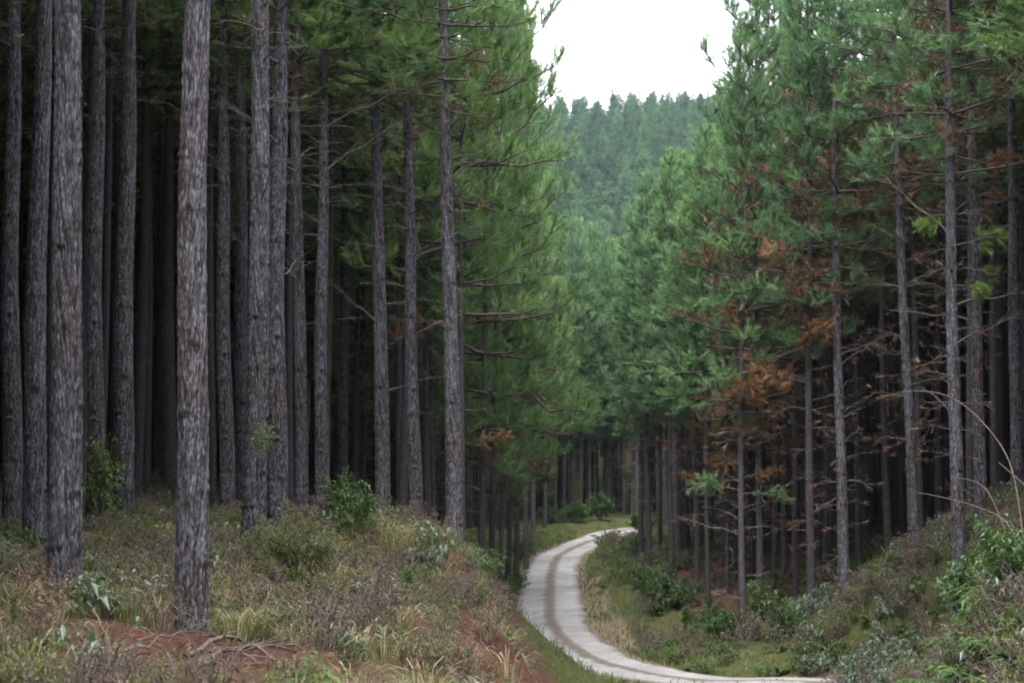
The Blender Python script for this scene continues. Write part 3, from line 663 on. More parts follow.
for i, (px, py, Y, d, px2, py2, H, CB, k, nd, lab) in enumerate(HAND):
    p = pt(px, py, Y); x = p[0]; z = gz(x, Y) - .05
    q = pt(px2, py2, Y)
    lean = math.atan2(q[0] - x, max(2., q[2] - z))
    tr, cr = KINDS[k]
    if k == 'n' and px > 800: cr = CR_BLUE if px < 930 else CR_RUSTY
    if 720 < px < 940: cr = CR_RUSTY
    rot = (0.4 + 2.1 * i) if k == 'n' else R0.uniform(0, 6.28)
    H = fit_height(px, x, Y, z, H, .5); CB = min(CB, H - 9)
    sc = {'n': 1.0, 'f': 1.0, 'e': 1.06 if px < 510 else .95, 'b': 1.0, 'd': .95}[k] * R0.uniform(.92, 1.1)
    g = G1 if px < 540 else (G3 if px < 630 else G2)
    t = pine(x, Y, z, d, H, CB, tr[i % 3], cr[i % len(cr)], (lean, R0.uniform(-.006, .006)), rot, sc, lab, g)
    hand_trees[px] = t
    for n in range(nd):
        zz = CB - 1.0 - R0.uniform(0, 1) ** 1.3 * min(7., CB - 3.5)
        new('dead_branch', R0.choice(DEADB), t, (0, 0, zz), (0, R0.uniform(-.5, .15), R0.uniform(0, 6.28)), (R0.uniform(.7, 1.15),) * 3)
def limb(px, name, data, py, ang, tilt=0., sc=1., label=None):
    t = hand_trees[px]; Y = t.location.y
    zz = pt(px, py, Y)[2] - t.location.z
    o = new(name, data, t, (0, 0, zz), (0, tilt, R(ang)), (sc,) * 3)
    if label: o['label'] = label
    return o
# limbs the photo shows clearly (0 degrees points to the right, 180 to the left, 270 to the camera)
limb(321, 'dead_branch', DEADB[3], 172, 10, -.35, 1.1); limb(321, 'dead_branch', DEADB[3], 128, 350, -.15, 1.2); limb(321, 'dead_branch', DEADB[2], 60, 200, -.5, 1.1)
limb(342, 'dead_branch', DEADB[3], 175, 350, -.3, 1.5); limb(342, 'dead_branch', DEADB[2], 218, 15, -.3, 1.2)
limb(302, 'dead_branch', DEADB[2], 75, 20, -.4, 1.1)
limb(958, 'dead_branch', DEADB[3], 112, 190, -.55, 1.05); limb(958, 'dead_branch', DEADB[2], 30, 185, -.5, .9)
limb(958, 'live_sprig', SPRIG[0], 228, 185, -.2, .9); limb(958, 'live_sprig', SPRIG[1], 246, 350, -.05, .95); limb(958, 'live_sprig', SPRIG[0], 285, 340, .1, .8)
limb(1017, 'live_sprig', SPRIG[1], 283, 190, -.1, .8)
limb(696, 'rusty_branch', RUSTB[0], 452, 275, -.1, 1.2, 'dead branch with bright orange needles'); limb(696, 'rusty_branch', RUSTB[1], 458, 325, .1, 1.0)
limb(727, 'rusty_branch', RUSTB[1], 468, 260, 0, 1.2, 'dead branch with orange needles hanging low'); limb(727, 'rusty_branch', RUSTB[0], 485, 200, .1, 1.1)
limb(743, 'rusty_branch', RUSTB[0], 478, 20, .1, .9)
limb(743, 'green_branch', GREENB[0], 492, 195, 0.02, 1.1); limb(743, 'green_branch', GREENB[1], 494, 330, 0.05, .8)
limb(649, 'rusty_branch', RUSTB[0], 445, 320, .2, .6)
limb(812, 'rusty_branch', RUSTB[1], 262, 215, -.1, 1.1, 'dead branch with yellow-orange needles'); limb(812, 'rusty_branch', RUSTB[0], 300, 250, .1, 1.1); limb(795, 'rusty_branch', RUSTB[1], 340, 270, .1, 1.2)
limb(784, 'rusty_branch', RUSTB[0], 385, 280, .1, 1.2); limb(774, 'rusty_branch', RUSTB[1], 420, 230, .1, 1.); limb(795, 'rusty_branch', RUSTB[0], 270, 260, -.1, 1.1)
for px_, py_, a_ in ((774, 350, 250), (784, 300, 265), (795, 400, 240), (812, 345, 280), (812, 385, 200), (760, 410, 260), (774, 455, 300), (760, 330, 230), (784, 440, 220), (743, 400, 275)):
    limb(px_, 'rusty_branch', RUSTB[(px_ + a_) % 2], py_, a_, .05, 1.25)
limb(430, 'rusty_branch', RUSTB[1], 105, 20, -.1, 1.3); limb(417, 'rusty_branch', RUSTB[0], 88, 0, -.1, 1.3); limb(463, 'rusty_branch', RUSTB[0], 445, 0, .1, .9)

# ------------------------------------------------------------------ the rest of the plantation, in rough rows
front = [(-600, 9), (-60, 22), (0, 40), (60, 42), (130, 52), (190, 56), (250, 54), (330, 58), (450, 62), (470, 86), (500, 104), (530, 138), (545, 160), (630, 172), (640, 112), (660, 102), (700, 93), (760, 80),
         (812, 76), (870, 80), (960, 66), (1024, 62), (1080, 34), (1500, 24)]
fx, fy = zip(*front)
cand = []
gx = np.arange(-64, 66, 2.75); gy = np.arange(-30, 187, 2.75)
for a in gx:
    for b in gy:
        cand.append((a + R0.gauss(0, .38), b + R0.gauss(0, .38)))
cand = np.array(cand)
CZ, CD, _, CS = ground(cand[:, 0], cand[:, 1], True)
fill = []
for (x, y), z, d, s in zip(cand, CZ, CD, CS):
    px, py = to_px(x, y, z + 3) if y > 3 else (-999 if x < 0 else 2000, 0)
    if d < 5.2: continue
    if y > 3 and y < np.interp(px, fx, fy): continue
    if y <= 3 and abs(x) < 7: continue
    if y > 100 and 0 < x < 9 and y < 160: continue
    if y > 176 and (x < -12 or x > 30): continue
    if any((x - a) ** 2 + (y - b) ** 2 < 3.2 for a, b in TREES): continue
    fill.append((y, x, z, px, d))
fill.sort(key=lambda f: f[0] - (75 if 535 < f[3] < 640 else 0))
inview = [f for f in fill if f[0] > 3 and -25 < f[3] < 1050]
marks = [(-60, 'the dark outer edge'), (64, 'the thick dark-footed pine'), (191, 'the pale lone pine'), (265, 'the leaning pair'), (321, 'the bare-limbed pine'), (383, 'the solitary grey pine'),
         (455, 'the last bank pine'), (540, 'the bend group'), (649, 'the corner pair'), (696, 'the orange-sprayed pine'), (743, 'the slim roadside pine'), (844, 'the stouter tall pine'), (915, 'the V-shaped pair'), (958, 'the pale sprigged pine'),
         (1060, 'the vine')]
def gap(px):
    for (a, n), (b, m) in zip(marks, marks[1:]):
        if a <= px < b: return n, m
    return marks[-2][1], marks[-1][1]
NIND = 300 - len(HAND) - 6
solo, rest = inview[:NIND], inview[NIND:] + [f for f in fill if not (f[0] > 3 and -25 < f[3] < 1050)]
for i, (y, x, z, px, d) in enumerate(solo):
    a, b = gap(px)
    side = G1 if px < 540 and x < 6 else (G3 if px < 630 else G2)
    left = side == G1
    edge = d < 8.5
    CB = (R0.uniform(12.5, 14.5) if not edge else R0.uniform(9, 11)) if y < 75 else (R0.uniform(9.5, 12) if not edge else R0.uniform(5.5, 7.5))
    H = R0.uniform(23, 26) if y < 75 else R0.uniform(20, 22.5)
    H = fit_height(px, x, y, z, H); CB = min(CB, H - 9)
    cr = (CR_NEAR if left else (CR_RUSTY if px > 840 else CR_BLUE)) if (edge or y < 70) else CR_DARK
    t = pine(x, y, z - .05, R0.uniform(.26, .42), H, CB, R0.choice(TRUNK_F), R0.choice(cr), (R0.gauss(0, .012), R0.gauss(0, .01)), R0.uniform(0, 6.28), R0.uniform(.85, 1.05),
             'dim pine deep between %s and %s' % (a, b), 'dim pines between %s and %s' % (a, b))
print('pines', len(HAND), len(solo), 'stuff', len(rest))

# ------------------------------------------------------------------ masses that read as one: deeper forest, hillside
def scatter(name, rows, sources, label):
    """rows: x, y, z, rotation, (sx, sy, sz), index of source. One object of instanced pines."""
    P = np.array([r[:3] for r in rows], np.float32)
    me = bpy.data.meshes.new(name); me.vertices.add(len(P)); me.vertices.foreach_set('co', P.ravel())
    a = me.attributes.new('turn', 'FLOAT', 'POINT'); a.data.foreach_set('value', np.array([r[3] for r in rows], np.float32))
    a = me.attributes.new('size', 'FLOAT_VECTOR', 'POINT'); a.data.foreach_set('vector', np.array([r[4] for r in rows], np.float32).ravel())
    a = me.attributes.new('pick', 'INT', 'POINT'); a.data.foreach_set('value', np.array([r[5] for r in rows], np.int32))
    o = new(name, me); tag(o, label, kind='stuff')
    ng = bpy.data.node_groups.new(name, 'GeometryNodeTree')
    ng.interface.new_socket('Geometry', in_out='INPUT', socket_type='NodeSocketGeometry'); ng.interface.new_socket('Geometry', in_out='OUTPUT', socket_type='NodeSocketGeometry')
    N = ng.nodes.new; ln = ng.links.new
    gi = N('NodeGroupInput'); go = N('NodeGroupOutput'); jn = N('GeometryNodeJoinGeometry')
    def attr(n, t):
        k = N('GeometryNodeInputNamedAttribute'); k.data_type = t; k.inputs['Name'].default_value = n; return k.outputs['Attribute']
    turn, size, pick = attr('turn', 'FLOAT'), attr('size', 'FLOAT_VECTOR'), attr('pick', 'INT')
    cx = N('ShaderNodeCombineXYZ'); ln(turn, cx.inputs[2])
    for k, src in enumerate(sources):
        oi = N('GeometryNodeObjectInfo'); oi.transform_space = 'ORIGINAL'; oi.inputs['Object'].default_value = src; oi.inputs['As Instance'].default_value = True
        cm = N('FunctionNodeCompare'); cm.data_type = 'INT'; cm.operation = 'EQUAL'; ln(pick, cm.inputs[2]); cm.inputs[3].default_value = k
        ip = N('GeometryNodeInstanceOnPoints'); ln(gi.outputs[0], ip.inputs['Points']); ln(cm.outputs[0], ip.inputs['Selection']); ln(oi.outputs['Geometry'], ip.inputs['Instance'])
        ln(cx.outputs[0], ip.inputs['Rotation']); ln(size, ip.inputs['Scale'])
        ln(ip.outputs[0], jn.inputs[0])
    ln(jn.outputs[0], go.inputs[0])
    md = o.modifiers.new('scatter', 'NODES'); md.node_group = ng
    return o
def source(me):
    return next(o for o in SC.objects if o.data is me)
need = {m: [o for o in SC.objects if o.data is m] for m in TRUNK_F + CR_DARK + CR_FAR}
rows = []
srcs = [source(m) for m in TRUNK_F] + [source(m) for m in CR_DARK]
for y, x, z, px, d in rest:
    H = R0.uniform(21, 25); CB = R0.uniform(10.5, 13) if y > 20 else R0.uniform(8, 12)
    H = fit_height(px, x, y, z, H); CB = min(CB, H - 9)
    dd = R0.uniform(.28, .42) / TD; rz = R0.uniform(0, 6.28); c = R0.uniform(.9, 1.1)
    rows.append((x, y, z - .05, rz, (dd, dd, H / TH), R0.randrange(3)))
    rows.append((x, y, z + CB, rz, (c, c, (H - CB) / CL), 3 + R0.randrange(2)))
scatter('deep_forest', rows, srcs, 'dark mass of pines filling the depth of both stands')

# hillside: the nearest pines one by one, the rest as a mass
near_hill = [(640, 205, .9), (604, 192, .95), (577, 200, 1.), (618, 215, 1.05), (556, 212, .95), (590, 226, 1.)]
first = {}
for i, (px, y, s) in enumerate(near_hill):
    x = (px - 512) / F * y; z = gz(x, y)
    t = pine(x, y, z - .05, .34, 19 * s, 4.5, TRUNK_F[i % 3], CR_FAR[i % 2], (0, 0), i * 1.3, 1.05 * s,
             ['pale hazy pine at the foot of the hill beside the track-side crowns', 'rounded hazy pine low on the hill above the bright gap', 'broad pale pine low on the hill beside the dark bank crowns',
              'pointed hazy pine second up the hill in the middle of the valley', 'hazy pine low on the hill, half hidden by bank crowns', 'highest of the few pale pines at the foot of the hill'][i], 'pale pines at the foot of the hill')
rows = []
srcs = [source(m) for m in CR_FAR] + [source(TRUNK_F[0])]
y = 186.
pts = []
while y < 520:
    st = 4.0 + (y - 186) * .002
    for x in np.arange(-70, 150, st):
        pts.append((x + R0.gauss(0, .8), y + R0.gauss(0, .8)))
    y += st
pts = np.array(pts); ZZ = ground(pts[:, 0], pts[:, 1])
for (x, y), z in zip(pts, ZZ):
    px, py = to_px(x, y, z + 8)
    if any((x - a) ** 2 + (y - b) ** 2 < 6 for a, b in TREES[-6:]): continue
    if R0.random() < .12: continue
    H = R0.uniform(12.5, 16.5) * (1.08 if R0.random() < .06 else 1); c = R0.uniform(.75, 1.2); rz = R0.uniform(0, 6.28)
    rows.append((x, y, z + 3.6, rz, (c, c, (H - 3.6) / CL), R0.randrange(2)))
    rows.append((x, y, z - .1, rz, (.7, .7, H / TH), 2))
print('hill', len(rows))
scatter('hillside_forest', rows, srcs, 'hazy blue-green pine forest covering the far hill')

# ------------------------------------------------------------------ undergrowth: single plants
def rv(n=3): return rng.normal(size=n)
def shrub_data(seed, h, w, nstem, nleaf, LL, LW, droop=.25, up=.35, twig=.5, base=.25):
    """stems and foliage of one shrub as two soups (material slots: stems one, leaves one)"""
    global rng
    rng = np.random.default_rng(seed); A = Soup(); B = Soup()
    per = nleaf // nstem
    for k in range(nstem):
        a = k * 2.4 + rng.uniform(-.5, .5); rr = w * math.sqrt((k + .5) / nstem) * rng.uniform(.6, 1.15); hh = h * rng.uniform(.6, 1.1) * (1 - .28 * (rr / w) ** 2)
        q = np.linspace(0, 1, 7)[:, None]
        Q = np.array((math.cos(a), math.sin(a), 0)) * (rr * q ** 1.3 + .08 * w) + np.array((0, 0, 1.)) * hh * q ** .85 + np.cumsum(rng.normal(size=(7, 3)) * .03 * h * q, 0)
        A.tube(Q, .004 + .006 * h, .003, 4, 0)
        tips = [Q]
        for m in range(5):
            u = rng.uniform(.25, .9); p = np.array([np.interp(u, q[:, 0], Q[:, c]) for c in range(3)])
            dv = rv() * .6 + np.array((math.cos(a) * .4, math.sin(a) * .4, .5)); dv /= np.linalg.norm(dv)
            T = np.array([p, p + dv * twig * h * .25 + rv() * .02, p + dv * twig * h * .45 + rv() * .03]); A.tube(T, .005, .002, 3, 0); tips.append(T)
        n = per
        ch = rng.integers(0, len(tips), n); u = rng.random(n) ** .8; u = np.where(ch == 0, base + (1 - base) * u, u)
        P = np.empty((n, 3))
        for j, T in enumerate(tips):
            s = ch == j; tt = np.linspace(0, 1, len(T))
            P[s] = np.stack([np.interp(u[s], tt, T[:, c]) for c in range(3)], 1)
        P += rng.normal(size=(n, 3)) * .022 * h
        D = rng.normal(size=(n, 3)) * .8 + np.array((math.cos(a) * .4, math.sin(a) * .4, up))
        B.leaves(P, D, LL * rng.uniform(.6, 1.25, n), LW * rng.uniform(.7, 1.2, n), 0, np.clip(.25 * rng.random() + .75 * rng.random(n), 0, 1), droop)
    return A, B
def frond_data(seed, n, h, LL, LW, pale=.5):
    """a tuft of long arching strap leaves"""
    global rng
    rng = np.random.default_rng(seed); B = Soup()
    a = rng.uniform(0, 6.28, n); D = np.stack([np.cos(a), np.sin(a), 0 * a], 1)
    P = D * rng.uniform(0, .45, n)[:, None] * h; P[:, 2] = 0
    B.blades(P, D, h * rng.uniform(.6, 1.25, n), LW * rng.uniform(.6, 1.3, n), 0, np.clip(pale * .5 + rng.random(n) * .7, 0, 1), rng.uniform(.55, 1.05, n))
    return B
def fern_data(seed, n, l):
    """bracken: arching stalks with paired leaflets"""
    global rng
    rng = np.random.default_rng(seed); A = Soup(); B = Soup()
    for k in range(n):
        a = k * 2.4 + rng.uniform(-.4, .4); h = np.array((math.cos(a), math.sin(a), 0)); L = l * rng.uniform(.7, 1.2)
        q = np.linspace(0, 1, 8)[:, None]; Q = h * L * q * .8 + np.array((0, 0, 1.)) * L * (.95 * q - .62 * q ** 2.3)
        A.tube(Q, .006, .002, 3, 0)
        u = np.repeat(np.linspace(.22, .98, 20), 2); sd = np.tile((1, -1), 20)
        P = np.stack([np.interp(u, q[:, 0], Q[:, c]) for c in range(3)], 1)
        side = np.array((-h[1], h[0], 0)); D = side * sd[:, None] + h * .5 + np.array((0, 0, -.12)) + rng.normal(size=(40, 3)) * .1
        B.leaves(P, D, .30 * L * np.sin(np.pi * np.clip(u * .8 + .2, 0, 1)) + .03, .05 * L + .01, 0, np.clip(rng.random() * .5 + rng.random(40) * .5, 0, 1), .15)
    return A, B
def weed_data(seed, h, n):
    """tall dry weed with reddish plumes at the tip"""
    global rng
    rng = np.random.default_rng(seed); A = Soup(); B = Soup()
    for k in range(n):
        top = np.array((rng.normal() * .12 * h, rng.normal() * .12 * h, h * rng.uniform(.75, 1.05)))
        q = np.linspace(0, 1, 6)[:, None]; Q = top * q + np.array((0, 0, 0)) + np.cumsum(rng.normal(size=(6, 3)) * .012 * h * q, 0)
        A.tube(Q, .005, .002, 4, 0)
        m = 36; u = .55 + .45 * rng.random(m); P = np.stack([np.interp(u, q[:, 0], Q[:, c]) for c in range(3)], 1) + rng.normal(size=(m, 3)) * .02
        B.leaves(P, rng.normal(size=(m, 3)) * .5 + np.array((0, 0, .6)), .06, .022, 0, rng.random(m), .4)
        m = 10; u = .1 + .4 * rng.random(m); P = np.stack([np.interp(u, q[:, 0], Q[:, c]) for c in range(3)], 1)
        B.leaves(P, rng.normal(size=(m, 3)) + np.array((0, 0, -.2)), .14, .03, 1, rng.random(m), .5)
    return A, B
KINDS_U = {}
def kind(name, A, B, stem, leaves):
    """remember a plant: its stem mesh, foliage mesh and raw arrays"""
    lm = leaves if isinstance(leaves, list) else [leaves]
    KINDS_U[name] = (A.mesh(name + '_stems', [stem]) if A else None, B.mesh(name + '_foliage', lm))
kind('olive', *shrub_data(301, 1.15, .85, 26, 6500, .075, .017, .15, .7), M_TWIG, M_OLIVE)
kind('olive2', *shrub_data(302, 1.0, .8, 22, 4500, .08, .02, .15, .6), M_TWIG, M_OLIVE)
kind('sapling', *shrub_data(303, 1.7, .6, 9, 900, .15, .06, .3, .1), M_CANE, M_LEAF)
kind('pale', *shrub_data(304, 1.25, .7, 10, 380, .18, .05, .45, -.1), M_CANE, M_PALE)
kind('withered', *shrub_data(305, 1.2, .9, 34, 1500, .09, .016, .3, .3, .9), M_DEADWOOD, M_BROWN)
kind('withered2', *shrub_data(306, 1.0, .8, 30, 1100, .10, .018, .3, .2, .9), M_TWIG, M_BROWN)
kind('leafy', *shrub_data(307, 1.3, .8, 16, 2600, .11, .045, .25, .3), M_TWIG, M_LEAF)
kind('leafy2', *shrub_data(308, 1.1, .9, 16, 2400, .12, .04, .3, .2), M_TWIG, M_LEAF)
kind('glaucous', *shrub_data(309, 1.1, .8, 16, 2200, .12, .035, .25, .4), M_TWIG, M_PALE)
kind('vine', *shrub_data(310, 1.6, .5, 9, 330, .12, .07, .35, 0), M_CANE, M_LIME)
kind('strawtuft', None, frond_data(311, 46, .62, .6, .026, .35), None, M_STRAW)
kind('greentuft', None, frond_data(312, 46, .70, .6, .030, .3), None, M_GRASS)
kind('bracken', *fern_data(313, 11, .85), M_CANE, M_LEAF)
kind('drybracken', *fern_data(314, 10, .75), M_CANE, M_STRAW)
kind('redweed', *weed_data(315, .85, 5), M_CANE, [M_PINK, M_STRAW])
kind('broad', *shrub_data(316, .5, .35, 5, 34, .24, .10, .35, .1), M_CANE, M_PALE)
def plant(k, px, py, Y, sc, name, label, cat, group=None, rz=None, dz=0.):
    p = pt(px, py, Y); x = p[0]; z = gz(x, Y) - .03 + dz
    st, fo = KINDS_U[k]; rz = R0.uniform(0, 6.28) if rz is None else rz
    if st is None:
        o = new(name, fo, None, (x, Y, z), (0, 0, rz), (sc,) * 3)
    else:
        o = new(name, None, None, (x, Y, z), (0, 0, rz), (sc,) * 3)
        new('stems', st, o); new('foliage', fo, o)
    return tag(o, label, cat, group)
GL = 'shrubs on the bank'; GV = 'shrubs along the track'; GS = 'plants on the grassy slope'; GT = 'arching tufts on the bank'
for a in [
 ('olive', 300, 622, 29, 1.05, 'shrub', 'large feathery olive shrub in front of the leaning pine pair', 'shrub', GL),
 ('olive2', 345, 600, 33, .85, 'shrub', 'olive shrub adjoining the large feathery one, nearer the cut bank', 'shrub', GL),
 ('olive2', 262, 600, 31, .85, 'shrub', 'low olive shrub beneath the ivy-clad leaning pine', 'shrub', GL),
 ('olive2', 362, 560, 46, 1.0, 'shrub', 'yellowish shrub at the foot of the leafy sapling', 'shrub', GL),
 ('sapling', 350, 590, 41, .9, 'sapling', 'bright green leafy sapling before the bare-limbed pines', 'sapling', None),
 ('sapling', 340, 565, 44, .8, 'sapling', 'shorter bright sapling just behind the taller leafy sapling', 'sapling', None),
 ('pale', 432, 590, 40, .9, 'shrub', 'shrub with drooping pale grey-green leaves on the bank crest', 'shrub', GL),
 ('pale', 462, 588, 43, .8, 'shrub', 'small pale-leaved shrub at the foot of the last thick bank pine', 'shrub', GL),
 ('withered', 455, 606, 34, .75, 'withered_shrub', 'brown withered twiggy shrub hanging over the red cut', 'shrub', GL),
 ('withered2', 425, 612, 32, .72, 'withered_shrub', 'brown tangle of dead stems above the bare red soil', 'shrub', GL),
 ('withered', 392, 606, 34, .72, 'withered_shrub', 'reddish-brown dry shrub behind the tangle of dead stems', 'shrub', GL),
 ('withered2', 365, 640, 27, .7, 'withered_shrub', 'low grey-brown dry shrub beside the large feathery olive shrub', 'shrub', GL),
 ('withered', 485, 610, 44, .85, 'withered_shrub', 'dark dry shrub at the corner of the bank next to the grass strip', 'shrub', GL),
 ('withered2', 405, 575, 46, .8, 'withered_shrub', 'reddish dry shrub around the foot of the solitary grey pine', 'shrub', GL),
 ('leafy2', 478, 590, 52, .95, 'shrub', 'dull green shrub on the crest beyond the last thick bank pine', 'shrub', GL),
 ('leafy', 400, 622, 31, .5, 'shrub', 'small leafy green shrub low among the dead stems', 'shrub', GL),
 ('redweed', 20, 610, 21, .85, 'weed', 'tall reddish plumed weed by the grey pine, outer one of two', 'weed', None),
 ('redweed', 50, 606, 22, .85, 'weed', 'tall reddish plumed weed close to the thick dark-footed pine', 'weed', None),
 ('redweed', 40, 683, 17.5, 1.15, 'weed', 'thin reddish weed stalk in the straw at the very front', 'weed', None),
 ('broad', 80, 584, 22.6, 1.0, 'weed', 'pale blue-green broad-leaved weed before the thick dark-footed pine', 'weed', None),
 ('broad', 98, 572, 26, 1.1, 'weed', 'pale broad-leaved weed just clear of the thick dark-footed pine', 'weed', None),
 ('vine', 100, 520, 42.5, 1.15, 'climbing_vine', 'green leafy climber winding up the dim pine', 'vine', None),
 ('vine', 103, 478, 42.6, .8, 'climbing_vine', 'upper shoots of a green climber on the dim pine', 'vine', None, None, .95),
 ('vine', 263, 440, 37.4, .5, 'climbing_vine', 'small ivy cluster on the leaning pine', 'vine', None, None, 2.0),
 ('bracken', 128, 545, 38, 1.0, 'fern', 'green fern at the foot of the stout brown-grey pine', 'fern', None),
 ('bracken', 160, 560, 34, .9, 'fern', 'green fern between the stout pine and the pale lone pine', 'fern', None),
 ('drybracken', 235, 575, 33, 1.0, 'fern', 'straw-coloured fern beneath the straight mid-grey pine', 'fern', None),
 ('drybracken', 150, 600, 26, .9, 'fern', 'dry fern behind the red needle patch', 'fern', None),
 ('leafy2', 20, 560, 33, .9, 'shrub', 'dark shrub at the dark outer edge of the bank stand', 'shrub', GL),
 # along the track
 ('leafy', 646, 546, 124, 1.7, 'shrub', 'dark shrub hiding the point where the track disappears', 'shrub', GV),
 ('leafy2', 640, 575, 108, 1.7, 'shrub', 'dull shrub on the inner corner of the track', 'shrub', GV),
 ('leafy', 655, 612, 86, 1.6, 'shrub', 'rounded green shrub in front of the pale slim pine', 'shrub', GV),
 ('leafy2', 672, 628, 80, 1.5, 'shrub', 'broad green shrub beside the rounded one on the verge', 'shrub', GV),
 ('leafy', 700, 640, 74, 1.2, 'shrub', 'green shrub at the foot of the pine below the orange spray', 'shrub', GV),
 ('leafy2', 722, 655, 69, 1.2, 'shrub', 'low shrub just before the slim roadside pine', 'shrub', GV),
 ('sapling', 764, 640, 68, 1.35, 'sapling', 'leafy sapling at the foot of the slim roadside pines', 'sapling', None),
 ('leafy', 790, 655, 66, 1.1, 'shrub', 'shaded shrub between the sapling and the grassy slope', 'shrub', GV),
 ('glaucous', 820, 650, 64.5, 1.2, 'shrub', 'grey-green shrub at the foot of the light-grey pair', 'shrub', GV),
 ('leafy', 498, 575, 82, 1.2, 'shrub', 'green shrub on the grass strip below the verge pines', 'shrub', GV),
 ('leafy2', 511, 558, 98, 1.2, 'shrub', 'small green shrub where the grass strip narrows', 'shrub', GV),
 ('leafy', 520, 545, 118, 1.3, 'shrub', 'shrub at the far end of the grass strip', 'shrub', GV),
 ('leafy2', 575, 533, 158, 2.0, 'shrub', 'dark undergrowth shrub behind the far curve', 'shrub', GV),
 ('leafy', 600, 530, 160, 2.0, 'shrub', 'dark shrub beneath the bright gap at the bend', 'shrub', GV),
 ('leafy2', 550, 533, 156, 1.6, 'shrub', 'dark shrub at the feet of the bend group', 'shrub', GV),
 # slope on the right
 ('glaucous', 872, 640, 47, 1.5, 'shrub', 'grey-green shrub halfway down the grassy slope', 'shrub', GS),
 ('glaucous', 905, 605, 46, 1.4, 'shrub', 'grey-green shrub in front of the V-shaped pair', 'shrub', GS),
 ('olive2', 935, 590, 44, 1.3, 'shrub', 'yellowish shrub at the foot of the pale sprigged pine', 'shrub', GS),
 ('leafy', 985, 600, 37, 1.3, 'shrub', 'leafy shrub at the top of the slope below the arching canes', 'shrub', GS),
 ('leafy2', 1012, 560, 40, 1.5, 'shrub', 'tall dark shrub under the bright-leaved vine', 'shrub', GS),
 ('vine', 1000, 520, 39, .95, 'climbing_vine', 'bright-leaved vine climbing beside the arching dry canes', 'vine', None, None, .6),
 ('leafy', 1022, 600, 33, 1.2, 'shrub', 'green shrub at the outer end of the grassy slope', 'shrub', GS),
 ('withered2', 850, 668, 47, 1.2, 'withered_shrub', 'brown dry scrub at the bottom of the grassy slope', 'shrub', GS),
 ('withered', 915, 655, 40, 1.1, 'withered_shrub', 'brown dry scrub amid the green strap leaves', 'shrub', GS),
 ('bracken', 950, 640, 34, 1.3, 'fern', 'large arching fern on the slope, innermost of three', 'fern', None),
 ('bracken', 985, 650, 31, 1.2, 'fern', 'large arching fern in the middle of the slope', 'fern', None),
 ('bracken', 1012, 640, 30, 1.2, 'fern', 'large arching fern by the outer end of the slope', 'fern', None),
 ('greentuft', 965, 615, 35, 1.3, 'grass_tuft', 'tuft of long green strap leaves above the ferns', 'grass tuft', GS),
 ('greentuft', 1000, 615, 33, 1.4, 'grass_tuft', 'tuft of long green strap leaves beside the tall dark shrub', 'grass tuft', GS),
 ('greentuft', 930, 668, 34, 1.2, 'grass_tuft', 'tuft of strap leaves low on the slope by the brown scrub', 'grass tuft', GS),
 ('greentuft', 1010, 675, 27.5, 1.1, 'grass_tuft', 'tuft of strap leaves in the lowest corner of the slope', 'grass tuft', GS),
 ('greentuft', 534, 613, 87, .28, 'weed', 'tiny weed growing in the pale wheel track', 'weed', None),
 ('greentuft', 544, 611, 88, .25, 'weed', 'second tiny weed in the wheel track, nearer the middle strip', 'weed', None),
]: plant(*a)

def cane(pts, r, name, label, mat=M_CANE, cat='dry cane', group=None):
    P = catmull([pt(*p) for p in pts], 8); S = Soup()
    o = P[0].copy(); S.tube(P - o, r, r * .45, 6, 0)
    return tag(new(name, S.mesh(name, [mat], True), None, o), label, cat, group)
GC = 'arching dry canes'
cane([(1026, 560, 38), (1012, 470, 39), (985, 425, 40), (950, 397, 41), (912, 391, 42), (880, 397, 43)], .013, 'dry_cane', 'highest arching dry cane bending over the slope', group=GC)
cane([(1030, 575, 37), (1008, 525, 38), (980, 508, 39), (945, 498, 40), (915, 492, 41)], .012, 'dry_cane', 'lowest arching dry cane in front of the pale sprigged pine', group=GC)
cane([(1005, 530, 38.5), (988, 492, 39), (970, 480, 40), (950, 478, 41)], .011, 'dry_cane', 'short arching cane between two longer ones', group=GC)
cane([(1030, 490, 40), (1010, 472, 40.5), (998, 462, 41)], .012, 'dry_cane', 'stub of a dry cane at the very edge by the bright-leaved vine', group=GC)
def on_ground(px, py, Y, dz=.03):
    p = pt(px, py, Y); return np.array((p[0], Y, gz(p[0], Y) + dz))
def meet(px, py):
    """the distance at which the line of sight through px, py first comes down to the ground"""
    Y = np.arange(12, 32, .1); P = np.array([pt(px, py, q) for q in Y]); G = ground(P[:, 0], P[:, 1])
    k = np.nonzero(G >= P[:, 2])[0]
    return float(Y[k[0]]) if len(k) else 20.
def stick(a, b, r, label, lift=(.05, .14), name='fallen_stick', mat=M_DEADWOOD, twigs=0, group='fallen sticks'):
    if a[2] < 22: a = (a[0], a[1], meet(a[0], a[1])); b = (b[0], b[1], meet(b[0], b[1]))
    A = on_ground(*a, lift[0]); B = on_ground(*b, lift[1]); S = Soup(); r0 = np.random.default_rng(int(a[0] * 7 + b[0]))
    q = np.linspace(0, 1, 7)[:, None]; P = (B - A) * q + np.array((0, 0, .10)) * np.sin(np.pi * q) + r0.normal(size=(7, 3)) * .02
    S.tube(P, r, r * .5, 6, 0)
    for k in range(twigs):
        u = r0.uniform(.2, .95); p = P[0] + (P[-1] - P[0]) * u + np.array((0, 0, .1)) * math.sin(math.pi * u); d = (B - A) / np.linalg.norm(B - A) * .7 + r0.normal(size=3) * .6; d[2] = abs(d[2]) * .5
        S.tube([p, p + d * .2, p + d * .38 + r0.normal(size=3) * .04], r * .4, .003, 4, 0)
    return tag(new(name, S.mesh(name, [mat], True), None, A), label, 'stick', group)
